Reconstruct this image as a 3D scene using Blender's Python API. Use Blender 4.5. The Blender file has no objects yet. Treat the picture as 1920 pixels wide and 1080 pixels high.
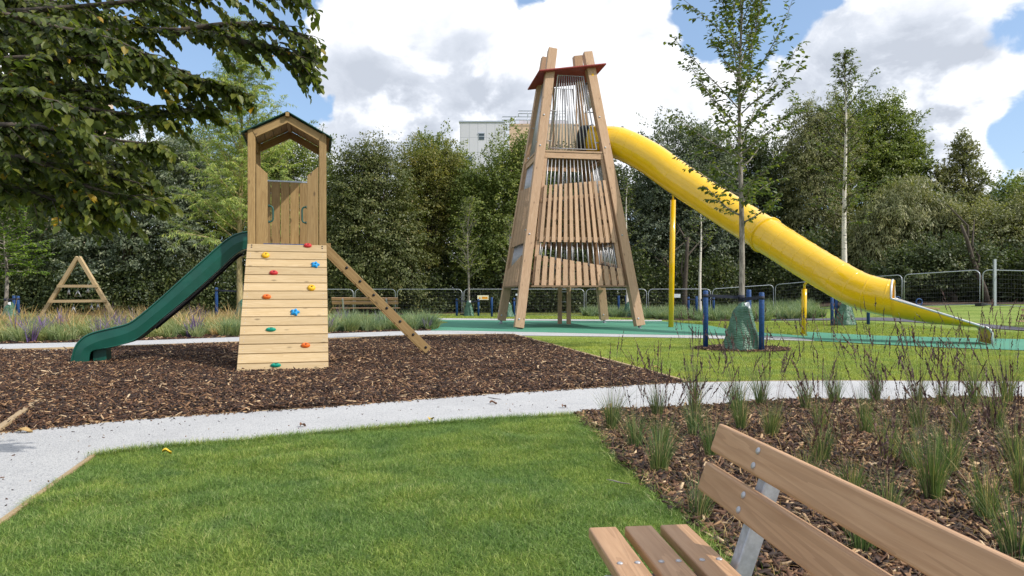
import bpy, math, random
import numpy as np
from mathutils import Vector, Matrix
from mathutils.geometry import tessellate_polygon
SC = bpy.context.scene
COL = SC.collection
R = math.radians
F = 1280.0      # focal length in photograph pixels (1920 wide), horizon row 550, eye height 1.2 m
HC = 1.2

# ---------------------------------------------------------------- camera
cam = bpy.data.cameras.new('camera'); camo = bpy.data.objects.new('camera', cam); COL.objects.link(camo)
camo.location = (0, 0, HC); camo.rotation_euler = (R(90), 0, 0)
cam.sensor_width = 36; cam.lens = 24; cam.shift_y = 10/1920; cam.clip_start = .05; cam.clip_end = 3000
SC.camera = camo

# ---------------------------------------------------------------- light
SUN = Vector((.85, -.36, .82)).normalized()
sun = bpy.data.lights.new('sun', 'SUN'); sun.energy = 2.9; sun.angle = R(.6); sun.color = (1, .95, .87)
suno = bpy.data.objects.new('sun', sun); COL.objects.link(suno)
suno.rotation_euler = SUN.to_track_quat('Z', 'Y').to_euler()
SC.view_settings.view_transform = 'Standard'; SC.view_settings.look = 'None'
SC.view_settings.exposure = 0.56; SC.view_settings.gamma = 1.0; SC.view_settings.use_curve_mapping = False
SC.cycles.max_bounces = 8; SC.cycles.transparent_max_bounces = 8
SC.cycles.use_adaptive_sampling = True

class NT:
    def __init__(s, tree): s.t = tree; s.n = tree.nodes; s.l = tree.links
    def node(s, typ, **kw):
        n = s.n.new(typ)
        for k, v in kw.items():
            if k.startswith('i_'): n.inputs[k[2:].replace('_', ' ')].default_value = v
            else: setattr(n, k, v)
        return n
    def put(s, sock, v):
        if isinstance(v, bpy.types.NodeSocket): s.l.new(v, sock)
        elif v is not None: sock.default_value = v
    def math(s, op, a, b=None, c=None, clamp=False):
        n = s.n.new('ShaderNodeMath'); n.operation = op; n.use_clamp = clamp
        s.put(n.inputs[0], a); s.put(n.inputs[1], b); s.put(n.inputs[2], c); return n.outputs[0]
    def vmath(s, op, a, b=None, out=0):
        n = s.n.new('ShaderNodeVectorMath'); n.operation = op
        s.put(n.inputs[0], a)
        if op == 'SCALE': s.put(n.inputs[3], b)
        else: s.put(n.inputs[1], b)
        return n.outputs[out]
    def mix(s, f, a, b, mode='MIX'):
        n = s.n.new('ShaderNodeMix'); n.data_type = 'RGBA'; n.blend_type = mode
        s.put(n.inputs[0], f); s.put(n.inputs[6], a if not isinstance(a, tuple) else (*a, 1)[:4]); s.put(n.inputs[7], b if not isinstance(b, tuple) else (*b, 1)[:4])
        return n.outputs[2]
    def noise(s, vec, scale, detail=3, rough=.5, dist=0, dim='3D'):
        n = s.n.new('ShaderNodeTexNoise'); n.noise_dimensions = dim
        s.put(n.inputs['Vector'], vec); n.inputs['Scale'].default_value = scale; n.inputs['Detail'].default_value = detail
        n.inputs['Roughness'].default_value = rough; n.inputs['Distortion'].default_value = dist
        return n.outputs[0]
    def node_noise_color(s, vec, sc):
        n = s.n.new('ShaderNodeTexNoise'); s.put(n.inputs['Vector'], vec); n.inputs['Scale'].default_value = sc; n.inputs['Detail'].default_value = 4; return s.vmath('SUBTRACT', n.outputs[1], (.5, .5, .5))
    def ramp(s, f, stops, mode='LINEAR'):
        n = s.n.new('ShaderNodeValToRGB'); n.color_ramp.interpolation = mode; e = n.color_ramp.elements
        while len(e) < len(stops): e.new(.5)
        for q, (p, c) in zip(e, stops):
            q.position = p; q.color = (*c, 1) if len(c) == 3 else c
        s.put(n.inputs[0], f); return n.outputs[0]
    def smooth(s, x, a, b):
        n = s.n.new('ShaderNodeMapRange'); n.interpolation_type = 'SMOOTHSTEP'
        s.put(n.inputs[0], x); n.inputs[1].default_value = a; n.inputs[2].default_value = b
        n.inputs[3].default_value = 0; n.inputs[4].default_value = 1; return n.outputs[0]

def pxdir(u, v): return Vector((u-960, F, 550-v)).normalized()

world = bpy.data.worlds.new('World'); SC.world = world; world.cycles.sampling_method = 'MANUAL'; world.cycles.sample_map_resolution = 256; world.use_nodes = True
w = NT(world.node_tree); w.n.clear()
sky = w.node('ShaderNodeTexSky', sky_type='NISHITA', sun_disc=False, sun_elevation=math.asin(SUN.z),
             sun_rotation=math.atan2(SUN.x, SUN.y), air_density=1.0, dust_density=1.2, ozone_density=1.6)
tc = w.node('ShaderNodeTexCoord')
D = tc.outputs['Generated']
sky_c = w.vmath('SCALE', sky.outputs[0], .115)
mp = w.node('ShaderNodeMapping'); w.l.new(D, mp.inputs[0]); mp.inputs['Scale'].default_value = (1, 1, 1.35); mp.inputs['Location'].default_value = (3.1, .4, .35)
P0 = mp.outputs[0]
P1 = w.vmath('ADD', P0, (.030, -.005, .060))
def dens(vec):
    a = w.noise(vec, 2.6, 10, .56, .25)
    bl = w.math('ABSOLUTE', w.math('SUBTRACT', w.math('MULTIPLY', w.noise(vec, 7.5, 5, .55, .3), 2), 1))
    return w.math('ADD', a, w.math('MULTIPLY', w.math('SUBTRACT', bl, .15), .42))
n0 = dens(P0); n1 = dens(P1)
def blob(u, v, deg0, deg1, amt):
    d = w.vmath('DOT_PRODUCT', D, tuple(pxdir(u, v)), out=1)
    return w.math('MULTIPLY', w.smooth(d, math.cos(R(deg1)), math.cos(R(deg0))), amt)
DN = D
D = w.vmath('ADD', DN, w.vmath('SCALE', w.node_noise_color(DN, 6), .16))
D = w.vmath('NORMALIZE', w.vmath('ADD', D, w.vmath('SCALE', w.node_noise_color(DN, 22), .045)))
bias = None
for b in [(430, 40, 2, 13, -.42), (500, 150, 1, 6.5, -.40), (600, 200, 0, 3.0, -.34), (1030, -25, 1, 5.5, -.40), (1330, -5, 1, 5.5, -.45), (1470, 75, .5, 4.2, -.40), (1350, 190, 0, 2.2, -.25),
          (1900, 60, .2, 2.4, -.20), (1890, 275, .3, 3.6, -.22), (1500, -60, 0, 4, -.25), (760, 120, 3, 10, .34), (1130, 130, 3, 9, .36), (1700, 110, 3, 9, .34), (960, 110, 2, 8, .25),
          (1760, 320, 1, 4, .22), (1600, 90, 0, 5, .22), (1280, 180, 0, 4, .2), (640, 60, 0, 4.5, .30), (700, 240, 0, 5, .2), (1650, 180, 0, 8, .15)]:
    q = blob(*b); bias = q if bias is None else w.math('ADD', bias, q)
cd = w.math('ADD', n0, bias)
cd = w.math('ADD', cd, w.math('MULTIPLY', w.math('SUBTRACT', w.noise(P0, 22, 5, .6, .4), .5), .30))
mask = w.smooth(cd, .365, .53)
relief = w.math('SUBTRACT', n1, n0)
thick = w.smooth(cd, .55, .95)
gb = None
for b in [(820, 175, 0, 6.5, .9), (690, 215, 0, 6, .8), (665, 95, 0, 3.5, .35), (1560, 110, 0, 6, .75), (1700, 195, 0, 7, .95), (1860, 180, 0, 5, .8), (1780, 60, 0, 6, .4), (940, 200, 0, 5, .55), (1470, 190, 0, 4, .4)]:
    q = blob(*b); gb = q if gb is None else w.math('ADD', gb, q)
lown = w.noise(P0, 7.5, 6, .6, .3)
shade = w.math('ADD', w.math('ADD', w.math('MULTIPLY', relief, 2.0), .16), w.math('MULTIPLY', gb, w.smooth(lown, .32, .66)), None)
shade = w.math('ADD', shade, w.math('MULTIPLY', thick, .06), None, True)
cloudc = w.ramp(shade, [(0, (.86, .87, .90)), (.3, (.70, .72, .765)), (.62, (.52, .555, .62)), (1, (.42, .455, .52))])
sepz = w.node('ShaderNodeSeparateXYZ'); w.l.new(DN, sepz.inputs[0])
up = w.smooth(sepz.outputs[2], -.02, .25)
skyl = w.mix(w.math('ADD', w.math('MULTIPLY', w.math('SUBTRACT', 1, up), .25), .30), sky_c, (.36, .54, .82))
fin = w.mix(mask, skyl, cloudc)
bg = w.node('ShaderNodeBackground'); w.l.new(fin, bg.inputs[0]); bg.inputs[1].default_value = 1.0
out = w.node('ShaderNodeOutputWorld'); w.l.new(bg.outputs[0], out.inputs[0])

# ---------------------------------------------------------------- helpers
def ss(x): x = np.clip(x, 0, 1); return x*x*(3-2*x)
def hgt(x, y):
    x = np.asarray(x, float); y = np.asarray(y, float)
    r = .75*ss((x-10)/10)*ss((y-21)/6)
    m = .08*np.exp(-((x+5.9)/2.6)**2-((y-27.8)/1.6)**2)
    return r+m
def P(u, v, Y): return Vector(((u-960)/F*Y, Y, HC-(v-550)/F*Y))
def G(u, v):
    Y = HC*F/(v-550); return ((u-960)/F*Y, Y)
def GV(u, v, z=0): x, y = G(u, v); return Vector((x, y, z))
def rayplane(u, v, p0, n):
    d = Vector(((u-960)/F, 1, -(v-550)/F)); o = Vector((0, 0, HC)); return o+d*((p0-o).dot(n)/d.dot(n))

def tag(o, label=None, cat=None, group=None, kind=None):
    if label: o['label'] = label
    if cat: o['category'] = cat
    if group: o['group'] = group
    if kind: o['kind'] = kind
    return o
def thing(name, label, cat, loc=(0, 0, 0), group=None, rotz=0):
    o = bpy.data.objects.new(name, None); COL.objects.link(o); o.location = loc; o.rotation_euler = (0, 0, rotz)
    o.empty_display_size = .2
    return tag(o, label, cat, group)
def root_loc(o):
    p = Vector((0, 0, 0))
    while o is not None: p += o.location; o = o.parent
    return p
def copy_tree(o, parent=None):
    c = o.copy(); COL.objects.link(c); c.parent = parent
    for ch in [x for x in SC.objects if x.parent == o and x is not c]: copy_tree(ch, c)
    return c

class MB:
    """mesh collector; every piece carries its own grain coordinates and a random number"""
    def __init__(s, seed=0): s.v = []; s.f = []; s.g = []; s.r = []; s.m = []; s.sm = []; s.rng = random.Random(seed)
    def raw(s, vs, fs, gs=None, rnd=None, mi=0, smooth=False):
        b = len(s.v); rr = s.rng.random() if rnd is None else rnd; off = Vector((rr*37, rr*11, rr*7))
        s.v += [Vector(q) for q in vs]
        s.g += [Vector(q)+off for q in (gs or vs)]
        s.r += [rr]*len(vs)
        s.f += [tuple(b+i for i in f) for f in fs]; s.m += [mi]*len(fs); s.sm += [smooth]*len(fs)
    def frame(s, o, X, Y, Z, lx, ly, lz, **k):
        """box from centre o with unit axes (X is the grain) and full sizes"""
        X = Vector(X).normalized(); Y = Vector(Y).normalized(); Z = Vector(Z).normalized()
        vs = []; gs = []
        for sx in (-.5, .5):
            for sy in (-.5, .5):
                for sz in (-.5, .5):
                    vs.append(Vector(o)+X*sx*lx+Y*sy*ly+Z*sz*lz); gs.append((sx*lx, sy*ly, sz*lz))
        s.raw(vs, [(0, 1, 3, 2), (4, 6, 7, 5), (0, 4, 5, 1), (2, 3, 7, 6), (0, 2, 6, 4), (1, 5, 7, 3)], gs, **k)
    def box(s, c, size, grain=0, **k):
        ax = [(1, 0, 0), (0, 1, 0), (0, 0, 1)]; order = [grain, (grain+1) % 3, (grain+2) % 3]
        s.frame(c, ax[order[0]], ax[order[1]], ax[order[2]], size[order[0]], size[order[1]], size[order[2]], **k)
    def beam(s, a, b, wd, th, side=(0, 0, 1), **k):
        """plank from a to b; wd measured along 'side' made square to the axis, th the other way"""
        a = Vector(a); b = Vector(b); X = (b-a).normalized(); S = Vector(side); S = (S-X*S.dot(X)).normalized()
        s.frame((a+b)/2, X, S, X.cross(S), (b-a).length, wd, th, **k)
    def tube(s, pts, rad, n=8, caps=True, tend=None, **k):
        pts = [Vector(q) for q in pts]; N = len(pts); rad = rad if hasattr(rad, '__len__') else [rad]*N
        vs = []; gs = []; L = 0; up = None
        for i, p in enumerate(pts):
            t = (pts[min(i+1, N-1)]-pts[max(i-1, 0)]).normalized()
            if tend is not None and i == N-1: t = tend
            if up is None:
                up = Vector((0, 0, 1)) if abs(t.z) < .9 else Vector((1, 0, 0))
            up = (up-t*up.dot(t)).normalized(); sd = t.cross(up)
            if i: L += (p-pts[i-1]).length
            for j in range(n):
                a = 2*math.pi*j/n; vs.append(p+(up*math.cos(a)+sd*math.sin(a))*rad[i]); gs.append((L, math.cos(a)*rad[i], math.sin(a)*rad[i]))
        fs = [(i*n+j, i*n+(j+1) % n, (i+1)*n+(j+1) % n, (i+1)*n+j) for i in range(N-1) for j in range(n)]
        if caps: fs += [tuple(reversed(range(n))), tuple((N-1)*n+j for j in range(n))]
        k.setdefault('smooth', True); s.raw(vs, fs, gs, **k)
    def lathe(s, c, prof, n=16, axis=(0, 0, 1), **k):
        A = Vector(axis).normalized(); U = A.orthogonal().normalized(); W = A.cross(U); vs = []
        for (r, h) in prof:
            for j in range(n):
                a = 2*math.pi*j/n; vs.append(Vector(c)+A*h+(U*math.cos(a)+W*math.sin(a))*r)
        m = len(prof); fs = [(i*n+j, i*n+(j+1) % n, (i+1)*n+(j+1) % n, (i+1)*n+j) for i in range(m-1) for j in range(n)]
        fs += [tuple(reversed(range(n))), tuple((m-1)*n+j for j in range(n))]
        k.setdefault('smooth', True); s.raw(vs, fs, None, **k)
    def prism(s, poly, d, grain=None, **k):
        """extrude polygon (3D points) by vector d"""
        n = len(poly); d = Vector(d); vs = [Vector(q) for q in poly]+[Vector(q)+d for q in poly]
        fs = [tuple(range(n)), tuple(reversed(range(n, 2*n)))]+[(i, i+n, (i+1) % n+n, (i+1) % n) for i in range(n)]
        gs = None
        if grain is not None:
            X = Vector(grain).normalized(); Y = d.normalized(); Z = X.cross(Y); gs = [(q.dot(X), q.dot(Z), q.dot(Y)) for q in vs]
        s.raw(vs, fs, gs, **k)
    def build(s, name, mat, parent=None, label=None, loc=None, local=False, bevel=0, seg=2):
        me = bpy.data.meshes.new(name); L = Vector((0, 0, 0)) if local or parent is None else root_loc(parent)
        if parent is None and loc is not None: L = Vector(loc)
        me.from_pydata([q-L for q in s.v], [], s.f)
        for p, sm, mi in zip(me.polygons, s.sm, s.m): p.use_smooth = sm; p.material_index = mi
        a = me.attributes.new('grain', 'FLOAT_VECTOR', 'POINT'); a.data.foreach_set('vector', np.array([tuple(q) for q in s.g], 'f').ravel())
        a = me.attributes.new('rnd', 'FLOAT', 'POINT'); a.data.foreach_set('value', np.array(s.r, 'f'))
        for m in (mat if isinstance(mat, (list, tuple)) else [mat]): me.materials.append(m)
        import bmesh
        bm = bmesh.new(); bm.from_mesh(me); bmesh.ops.recalc_face_normals(bm, faces=bm.faces); bm.to_mesh(me); bm.free()
        o = bpy.data.objects.new(name, me); COL.objects.link(o)
        if parent is not None: o.parent = parent
        elif loc is not None: o.location = loc
        if label: o['label'] = label
        if bevel:
            md = o.modifiers.new('bevel', 'BEVEL'); md.width = bevel; md.segments = seg; md.limit_method = 'ANGLE'; md.harden_normals = False
        return o

def quads(name, V, Q, mat, parent=None, rnd=None, loc=(0, 0, 0), smooth=False, local=False):
    """fast quad mesh from numpy: V (N,3), Q (M,4)"""
    me = bpy.data.meshes.new(name); L = np.array(root_loc(parent) if (parent is not None and not local) else loc if parent is None else (0, 0, 0), float)
    V = np.ascontiguousarray(V-L, 'f'); Q = np.ascontiguousarray(Q, 'i')
    me.vertices.add(len(V)); me.vertices.foreach_set('co', V.ravel())
    me.loops.add(Q.size); me.loops.foreach_set('vertex_index', Q.ravel())
    me.polygons.add(len(Q)); me.polygons.foreach_set('loop_start', np.arange(0, Q.size, 4, dtype='i'))
    try: me.polygons.foreach_set('loop_total', np.full(len(Q), 4, 'i'))
    except Exception: pass
    if rnd is not None:
        a = me.attributes.new('rnd', 'FLOAT', 'POINT'); a.data.foreach_set('value', np.ascontiguousarray(rnd, 'f'))
    me.update(calc_edges=True)
    if smooth: me.polygons.foreach_set('use_smooth', np.ones(len(Q), bool))
    me.materials.append(mat)
    o = bpy.data.objects.new(name, me); COL.objects.link(o)
    if parent is not None: o.parent = parent
    else: o.location = loc
    return o

def inpoly(x, y, poly):
    c = np.zeros(len(x), bool); n = len(poly)
    for i in range(n):
        x1, y1 = poly[i]; x2, y2 = poly[(i+1) % n]
        if y1 == y2: continue
        c ^= ((y1 > y) != (y2 > y)) & (x < (x2-x1)*(y-y1)/(y2-y1)+x1)
    return c
def smoothline(pts, n=6):
    """Catmull-Rom through 2D points"""
    pts = [Vector((p[0], p[1])) for p in pts]; out = []
    for i in range(len(pts)-1):
        a = pts[max(i-1, 0)]; b = pts[i]; c = pts[i+1]; d = pts[min(i+2, len(pts)-1)]
        for k in range(n):
            t = k/n; out.append(.5*((2*b)+(c-a)*t+(2*a-5*b+4*c-d)*t*t+(3*b-a-3*c+d)*t**3))
    out.append(pts[-1]); return [(q.x, q.y) for q in out]
def resample(pts, step):
    out = []
    for a, b in zip(pts[:-1], pts[1:]):
        L = math.hypot(b[0]-a[0], b[1]-a[1]); n = max(1, int(L/step))
        out += [(a[0]+(b[0]-a[0])*k/n, a[1]+(b[1]-a[1])*k/n) for k in range(n)]
    return out+[pts[-1]]
def sheet(name, poly, z, mat, kind='structure', drape=False):
    tris = tessellate_polygon([[Vector((x, y, 0)) for x, y in poly]])
    me = bpy.data.meshes.new(name)
    me.from_pydata([(x, y, z+(float(hgt(x, y)) if drape else 0)) for x, y in poly], [], tris)
    import bmesh
    bm = bmesh.new(); bm.from_mesh(me)
    for f in bm.faces:
        f.normal_update()
        if f.normal.z < 0: f.normal_flip()
    bm.to_mesh(me); bm.free()
    me.materials.append(mat); o = bpy.data.objects.new(name, me); COL.objects.link(o); o['kind'] = kind
    return o

# ---------------------------------------------------------------- materials
def newmat(name):
    m = bpy.data.materials.new(name); m.use_nodes = True; t = NT(m.node_tree)
    return m, t, m.node_tree.nodes['Principled BSDF']
def setp(b, **k):
    for a, v in k.items():
        b.inputs[a.replace('_', ' ')].default_value = v
def bump(t, b, h, strength=.3, dist=.01):
    n = t.node('ShaderNodeBump'); n.inputs['Strength'].default_value = strength; n.inputs['Distance'].default_value = dist
    t.l.new(h, n.inputs['Height']); t.l.new(n.outputs[0], b.inputs['Normal'])
def attr(t, name, o='Vector'): return t.node('ShaderNodeAttribute', attribute_name=name).outputs[o]

def wood(name, c1, c2, c3, var=.25, rough=.65, knots=True, weather=0):
    m, t, b = newmat(name); g = attr(t, 'grain'); r = attr(t, 'rnd', 'Fac')
    sc = t.vmath('MULTIPLY', g, (1.6, 26, 26)); fine = t.noise(sc, 1.6, 5, .65, .4)
    sc2 = t.vmath('MULTIPLY', g, (.5, 7, 7)); ring = t.noise(sc2, 1.4, 3, .5, .9)
    band = t.math('FRACT', t.math('MULTIPLY', ring, 9.0))
    col = t.mix(t.smooth(fine, .3, .72), c1, c2)
    col = t.mix(t.math('MULTIPLY', t.smooth(band, .2, 1), .38), col, c3)
    if knots:
        vn = t.node('ShaderNodeTexVoronoi'); vn.inputs['Scale'].default_value = 1.0
        t.l.new(t.vmath('MULTIPLY', g, (2.6, 6.0, 6.0)), vn.inputs['Vector'])
        kk = t.math('SUBTRACT', 1, t.smooth(vn.outputs['Distance'], .04, .17))
        col = t.mix(t.math('MULTIPLY', kk, .75), col, tuple(x*.38 for x in c3))
    k = t.math('ADD', t.math('MULTIPLY', t.math('SUBTRACT', r, .5), var*2), 1.0)
    col = t.vmath('MULTIPLY', col, t.node('ShaderNodeCombineXYZ').outputs[0]) if False else t.mix(1.0, col, t.math('MULTIPLY', k, 1.0), 'MULTIPLY')
    bl = t.noise(t.vmath('MULTIPLY', g, (1, 3, 3)), 2.2, 4, .6)
    col = t.mix(t.math('MULTIPLY', t.smooth(bl, .5, .75), .22+weather), col, tuple(x*.62 for x in c1))
    t.l.new(col, b.inputs['Base Color']); setp(b, Roughness=rough)
    bump(t, b, fine, .35, .004)
    return m
W_RAMP = wood('pale_pine', (.50, .375, .215), (.44, .315, .16), (.35, .23, .10), .13)
W_POST = wood('treated_pine', (.37, .245, .10), (.285, .175, .062), (.175, .098, .03), .18)
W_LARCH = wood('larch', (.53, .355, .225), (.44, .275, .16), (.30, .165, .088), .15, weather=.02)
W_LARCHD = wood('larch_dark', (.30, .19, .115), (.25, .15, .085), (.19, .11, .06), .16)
W_BENCH = wood('bench_hardwood', (.50, .305, .172), (.40, .225, .115), (.25, .13, .06), .12, .5, knots=False)
W_EDGE = wood('edging_timber', (.46, .34, .19), (.38, .27, .15), (.30, .20, .10), .3)

def plain(name, col, rough=.5, metal=0, nscale=12, namt=.12, bmp=0, coat=0, ior=1.45):
    m, t, b = newmat(name); tcn = t.node('ShaderNodeTexCoord').outputs['Object']
    n = t.noise(tcn, nscale, 4, .6); c = t.mix(t.math('MULTIPLY', t.smooth(n, .3, .75), 1), tuple(x*(1-namt) for x in col), tuple(min(1, x*(1+namt)) for x in col))
    t.l.new(c, b.inputs['Base Color']); setp(b, Roughness=rough, Metallic=metal, IOR=ior); b.inputs['Coat Weight'].default_value = coat
    rn = t.math('ADD', t.math('MULTIPLY', t.noise(tcn, nscale*1.7, 3), .25), rough-.12); t.l.new(rn, b.inputs['Roughness'])
    if bmp: bump(t, b, n, bmp, .01)
    return m
M_GREEN = plain('green_plastic', (.006, .080, .055), .40, nscale=3, namt=.14, coat=.15)
M_GREENR = plain('green_roof', (.012, .075, .06), .45, nscale=5)
M_YEL = plain('yellow_paint', (.80, .475, .003), .20, nscale=2.2, namt=.05, coat=.5)
M_YELM = plain('yellow_chute', (.82, .49, .004), .5, nscale=2.2, namt=.05)
M_STEEL = plain('stainless', (.46, .46, .48), .42, .5, nscale=20, namt=.06)
M_GALV = plain('galvanised', (.46, .49, .54), .45, .65, nscale=45, namt=.16)
M_BLUE = plain('blue_stake', (.010, .055, .19), .55, nscale=30, namt=.3, bmp=.2)
M_BLACK = plain('black_rubber', (.012, .012, .016), .55)
M_BELT = plain('belt_webbing', (.022, .026, .045), .7)
M_RED = plain('red_panel', (.26, .035, .030), .5, nscale=4, namt=.1)
M_GALVL = plain('galvanised_rim', (.55, .56, .57), .4, .3, nscale=12, namt=.08)
M_WIRE = plain('dark_wire', (.16, .17, .18), .5, .4)
M_DARKW = plain('dark_deck', (.06, .035, .02), .8)
def hold_mat(n, c): return plain(n, c, .5, nscale=60, namt=.15, bmp=.3)
HOLD = {'red': hold_mat('hold_red', (.50, .025, .03)), 'yellow': hold_mat('hold_yellow', (.75, .42, .01)), 'blue': hold_mat('hold_blue', (.01, .27, .60)),
        'orange': hold_mat('hold_orange', (.68, .13, .01)), 'teal': hold_mat('hold_teal', (.0, .28, .19))}

def leafmat(name, stops, trans=.35, rough=.5, back=1.0, vein=False):
    m, t, b = newmat(name); r = attr(t, 'rnd', 'Fac')
    c = t.ramp(r, stops)
    pos = t.node('ShaderNodeTexCoord').outputs['Object']
    n = t.noise(pos, .9, 3, .6); c = t.mix(t.math('MULTIPLY', t.smooth(n, .35, .7), .5), c, t.vmath('MULTIPLY', c, (1.35, 1.18, .8)))
    oi = t.node('ShaderNodeObjectInfo').outputs['Random']
    setp(b, Roughness=rough); b.inputs['Specular IOR Level'].default_value = .35
    t.l.new(c, b.inputs['Base Color'])
    tr = t.node('ShaderNodeBsdfTranslucent'); t.l.new(t.vmath('MULTIPLY', c, (1.3, 1.5, .55)), tr.inputs[0])
    mx = t.node('ShaderNodeMixShader'); mx.inputs[0].default_value = trans
    t.l.new(b.outputs[0], mx.inputs[1]); t.l.new(tr.outputs[0], mx.inputs[2])
    t.l.new(mx.outputs[0], t.n['Material Output'].inputs['Surface'])
    return m
LM = {
 'near': leafmat('near_leaf', [(0, (0.0355, 0.054, 0.0154)), (0.5, (0.0751, 0.103, 0.0232)), (0.85, (0.1365, 0.161, 0.0335)), (0.985, (0.1774, 0.1803, 0.0322)), (1, (0.5734, 0.3091, 0.0258))], .42, .45),
 'young': leafmat('young_leaf', [(0, (0.0549, 0.0862, 0.0345)), (0.6, (0.1036, 0.1437, 0.0414)), (1, (0.2072, 0.23, 0.046))], .35, .45),
 'birch': leafmat('birch_leaf', [(0, (0.0689, 0.0975, 0.0325)), (0.6, (0.1102, 0.1495, 0.039)), (1, (0.2067, 0.221, 0.052))], .35, .45),
 'willow': leafmat('willow_leaf', [(0, (.16, .23, .07)), (.6, (.28, .35, .11)), (1, (.44, .46, .13))], .35, .5),
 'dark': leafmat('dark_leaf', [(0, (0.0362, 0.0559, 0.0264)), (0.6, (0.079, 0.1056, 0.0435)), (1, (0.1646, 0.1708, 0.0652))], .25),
 'blue': leafmat('bluegrey_leaf', [(0, (0.0617, 0.0844, 0.0612)), (0.6, (0.1312, 0.1631, 0.1136)), (1, (0.2624, 0.2839, 0.2038))], .25),
 'mid': leafmat('mid_leaf', [(0, (0.0713, 0.1017, 0.0299)), (0.6, (0.1585, 0.2018, 0.0538)), (1, (0.3169, 0.3289, 0.0897))], .3),
 'brown': leafmat('bronze_leaf', [(0, (0.05, 0.068, 0.026)), (0.6, (0.115, 0.135, 0.05)), (0.9, (0.19, 0.19, 0.08)), (1, (0.27, 0.2, 0.1))], .28),
 'yellow': leafmat('yellowing_leaf', [(0, (.075, .09, .026)), (.5, (.165, .175, .05)), (.9, (.27, .24, .065)), (1, (.38, .28, .06))], .32),
 'fresh': leafmat('fresh_leaf', [(0, (.055, .10, .014)), (.5, (.11, .19, .022)), (1, (.22, .31, .045))], .38),
 'olive': leafmat('olive_leaf', [(0, (0.0838, 0.0978, 0.0431)), (0.5, (0.1828, 0.1941, 0.0891)), (1, (0.3505, 0.3306, 0.1725))], .28),
}
def bark(name, c1, c2, scale=14, dashes=False):
    m, t, b = newmat(name); g = attr(t, 'grain')
    n = t.noise(t.vmath('MULTIPLY', g, (1 if not dashes else 22, 5 if not dashes else 5, 5)), scale if not dashes else 1.0, 5, .65)
    c = t.mix(t.smooth(n, .42 if not dashes else .58, .62 if not dashes else .66), c1, c2); t.l.new(c, b.inputs['Base Color']); setp(b, Roughness=.85); bump(t, b, n, .6, .01)
    return m
B_GREY = bark('grey_bark', (.30, .265, .225), (.14, .12, .10), 6)
B_BROWN = bark('brown_bark', (.085, .065, .048), (.035, .027, .02), 6)
B_BIRCH = bark('birch_bark', (.66, .60, .54), (.06, .05, .045), dashes=True)
B_STRAW = bark('straw_bark', (.42, .34, .17), (.26, .19, .08), 6)

def bladesmat(name, stops, trans=.3):
    m, t, b = newmat(name); r = attr(t, 'rnd', 'Fac'); c = t.ramp(r, stops)
    pos = t.node('ShaderNodeNewGeometry').outputs['Position']
    n = t.noise(pos, 1.3, 4, .6); c = t.mix(t.math('MULTIPLY', t.smooth(n, .40, .62), .75), c, t.vmath('MULTIPLY', c, (1.5, 1.25, 1.0)))
    n2 = t.noise(pos, 3.7, 4, .65); c = t.mix(t.math('MULTIPLY', t.smooth(n2, .50, .66), .6), c, t.vmath('MULTIPLY', c, (.62, .72, .8)))
    setp(b, Roughness=.5); b.inputs['Specular IOR Level'].default_value = .3; t.l.new(c, b.inputs['Base Color'])
    tr = t.node('ShaderNodeBsdfTranslucent'); t.l.new(t.vmath('MULTIPLY', c, (1.1, 1.2, .6)), tr.inputs[0])
    mx = t.node('ShaderNodeMixShader'); mx.inputs[0].default_value = trans
    t.l.new(b.outputs[0], mx.inputs[1]); t.l.new(tr.outputs[0], mx.inputs[2]); t.l.new(mx.outputs[0], t.n['Material Output'].inputs['Surface'])
    return m
M_BLADE = bladesmat('lawn_blades', [(0, (.065, .135, .028)), (.4, (.14, .245, .050)), (.72, (.25, .37, .10)), (.88, (.38, .45, .18)), (1, (.64, .60, .36))])
M_BLADEF = bladesmat('far_lawn_blades', [(0, (.18, .245, .045)), (.6, (.28, .355, .08)), (1, (.40, .47, .14))])
M_TUFT = bladesmat('moor_grass_blades', [(0, (.055, .10, .035)), (.5, (.11, .185, .065)), (.8, (.19, .26, .10)), (.88, (.36, .33, .17)), (1, (.52, .43, .25))])
M_SEED = bladesmat('seed_heads', [(0, (.050, .028, .032)), (.6, (.10, .060, .062)), (1, (.19, .14, .11))], .1)
M_BEDG = bladesmat('bed_grass', [(0, (.13, .19, .08)), (.6, (.23, .29, .13)), (1, (.42, .43, .24))])
M_BEDT = bladesmat('tan_grass', [(0, (.30, .21, .09)), (.6, (.48, .36, .18)), (1, (.66, .54, .32))])
M_BLUEG = bladesmat('blue_green_grass', [(0, (.12, .19, .10)), (.6, (.22, .31, .18)), (1, (.38, .45, .28))])
M_PURP = bladesmat('purple_flowers', [(0, (.08, .06, .13)), (.6, (.15, .10, .27)), (1, (.25, .20, .36))], .2)
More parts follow.
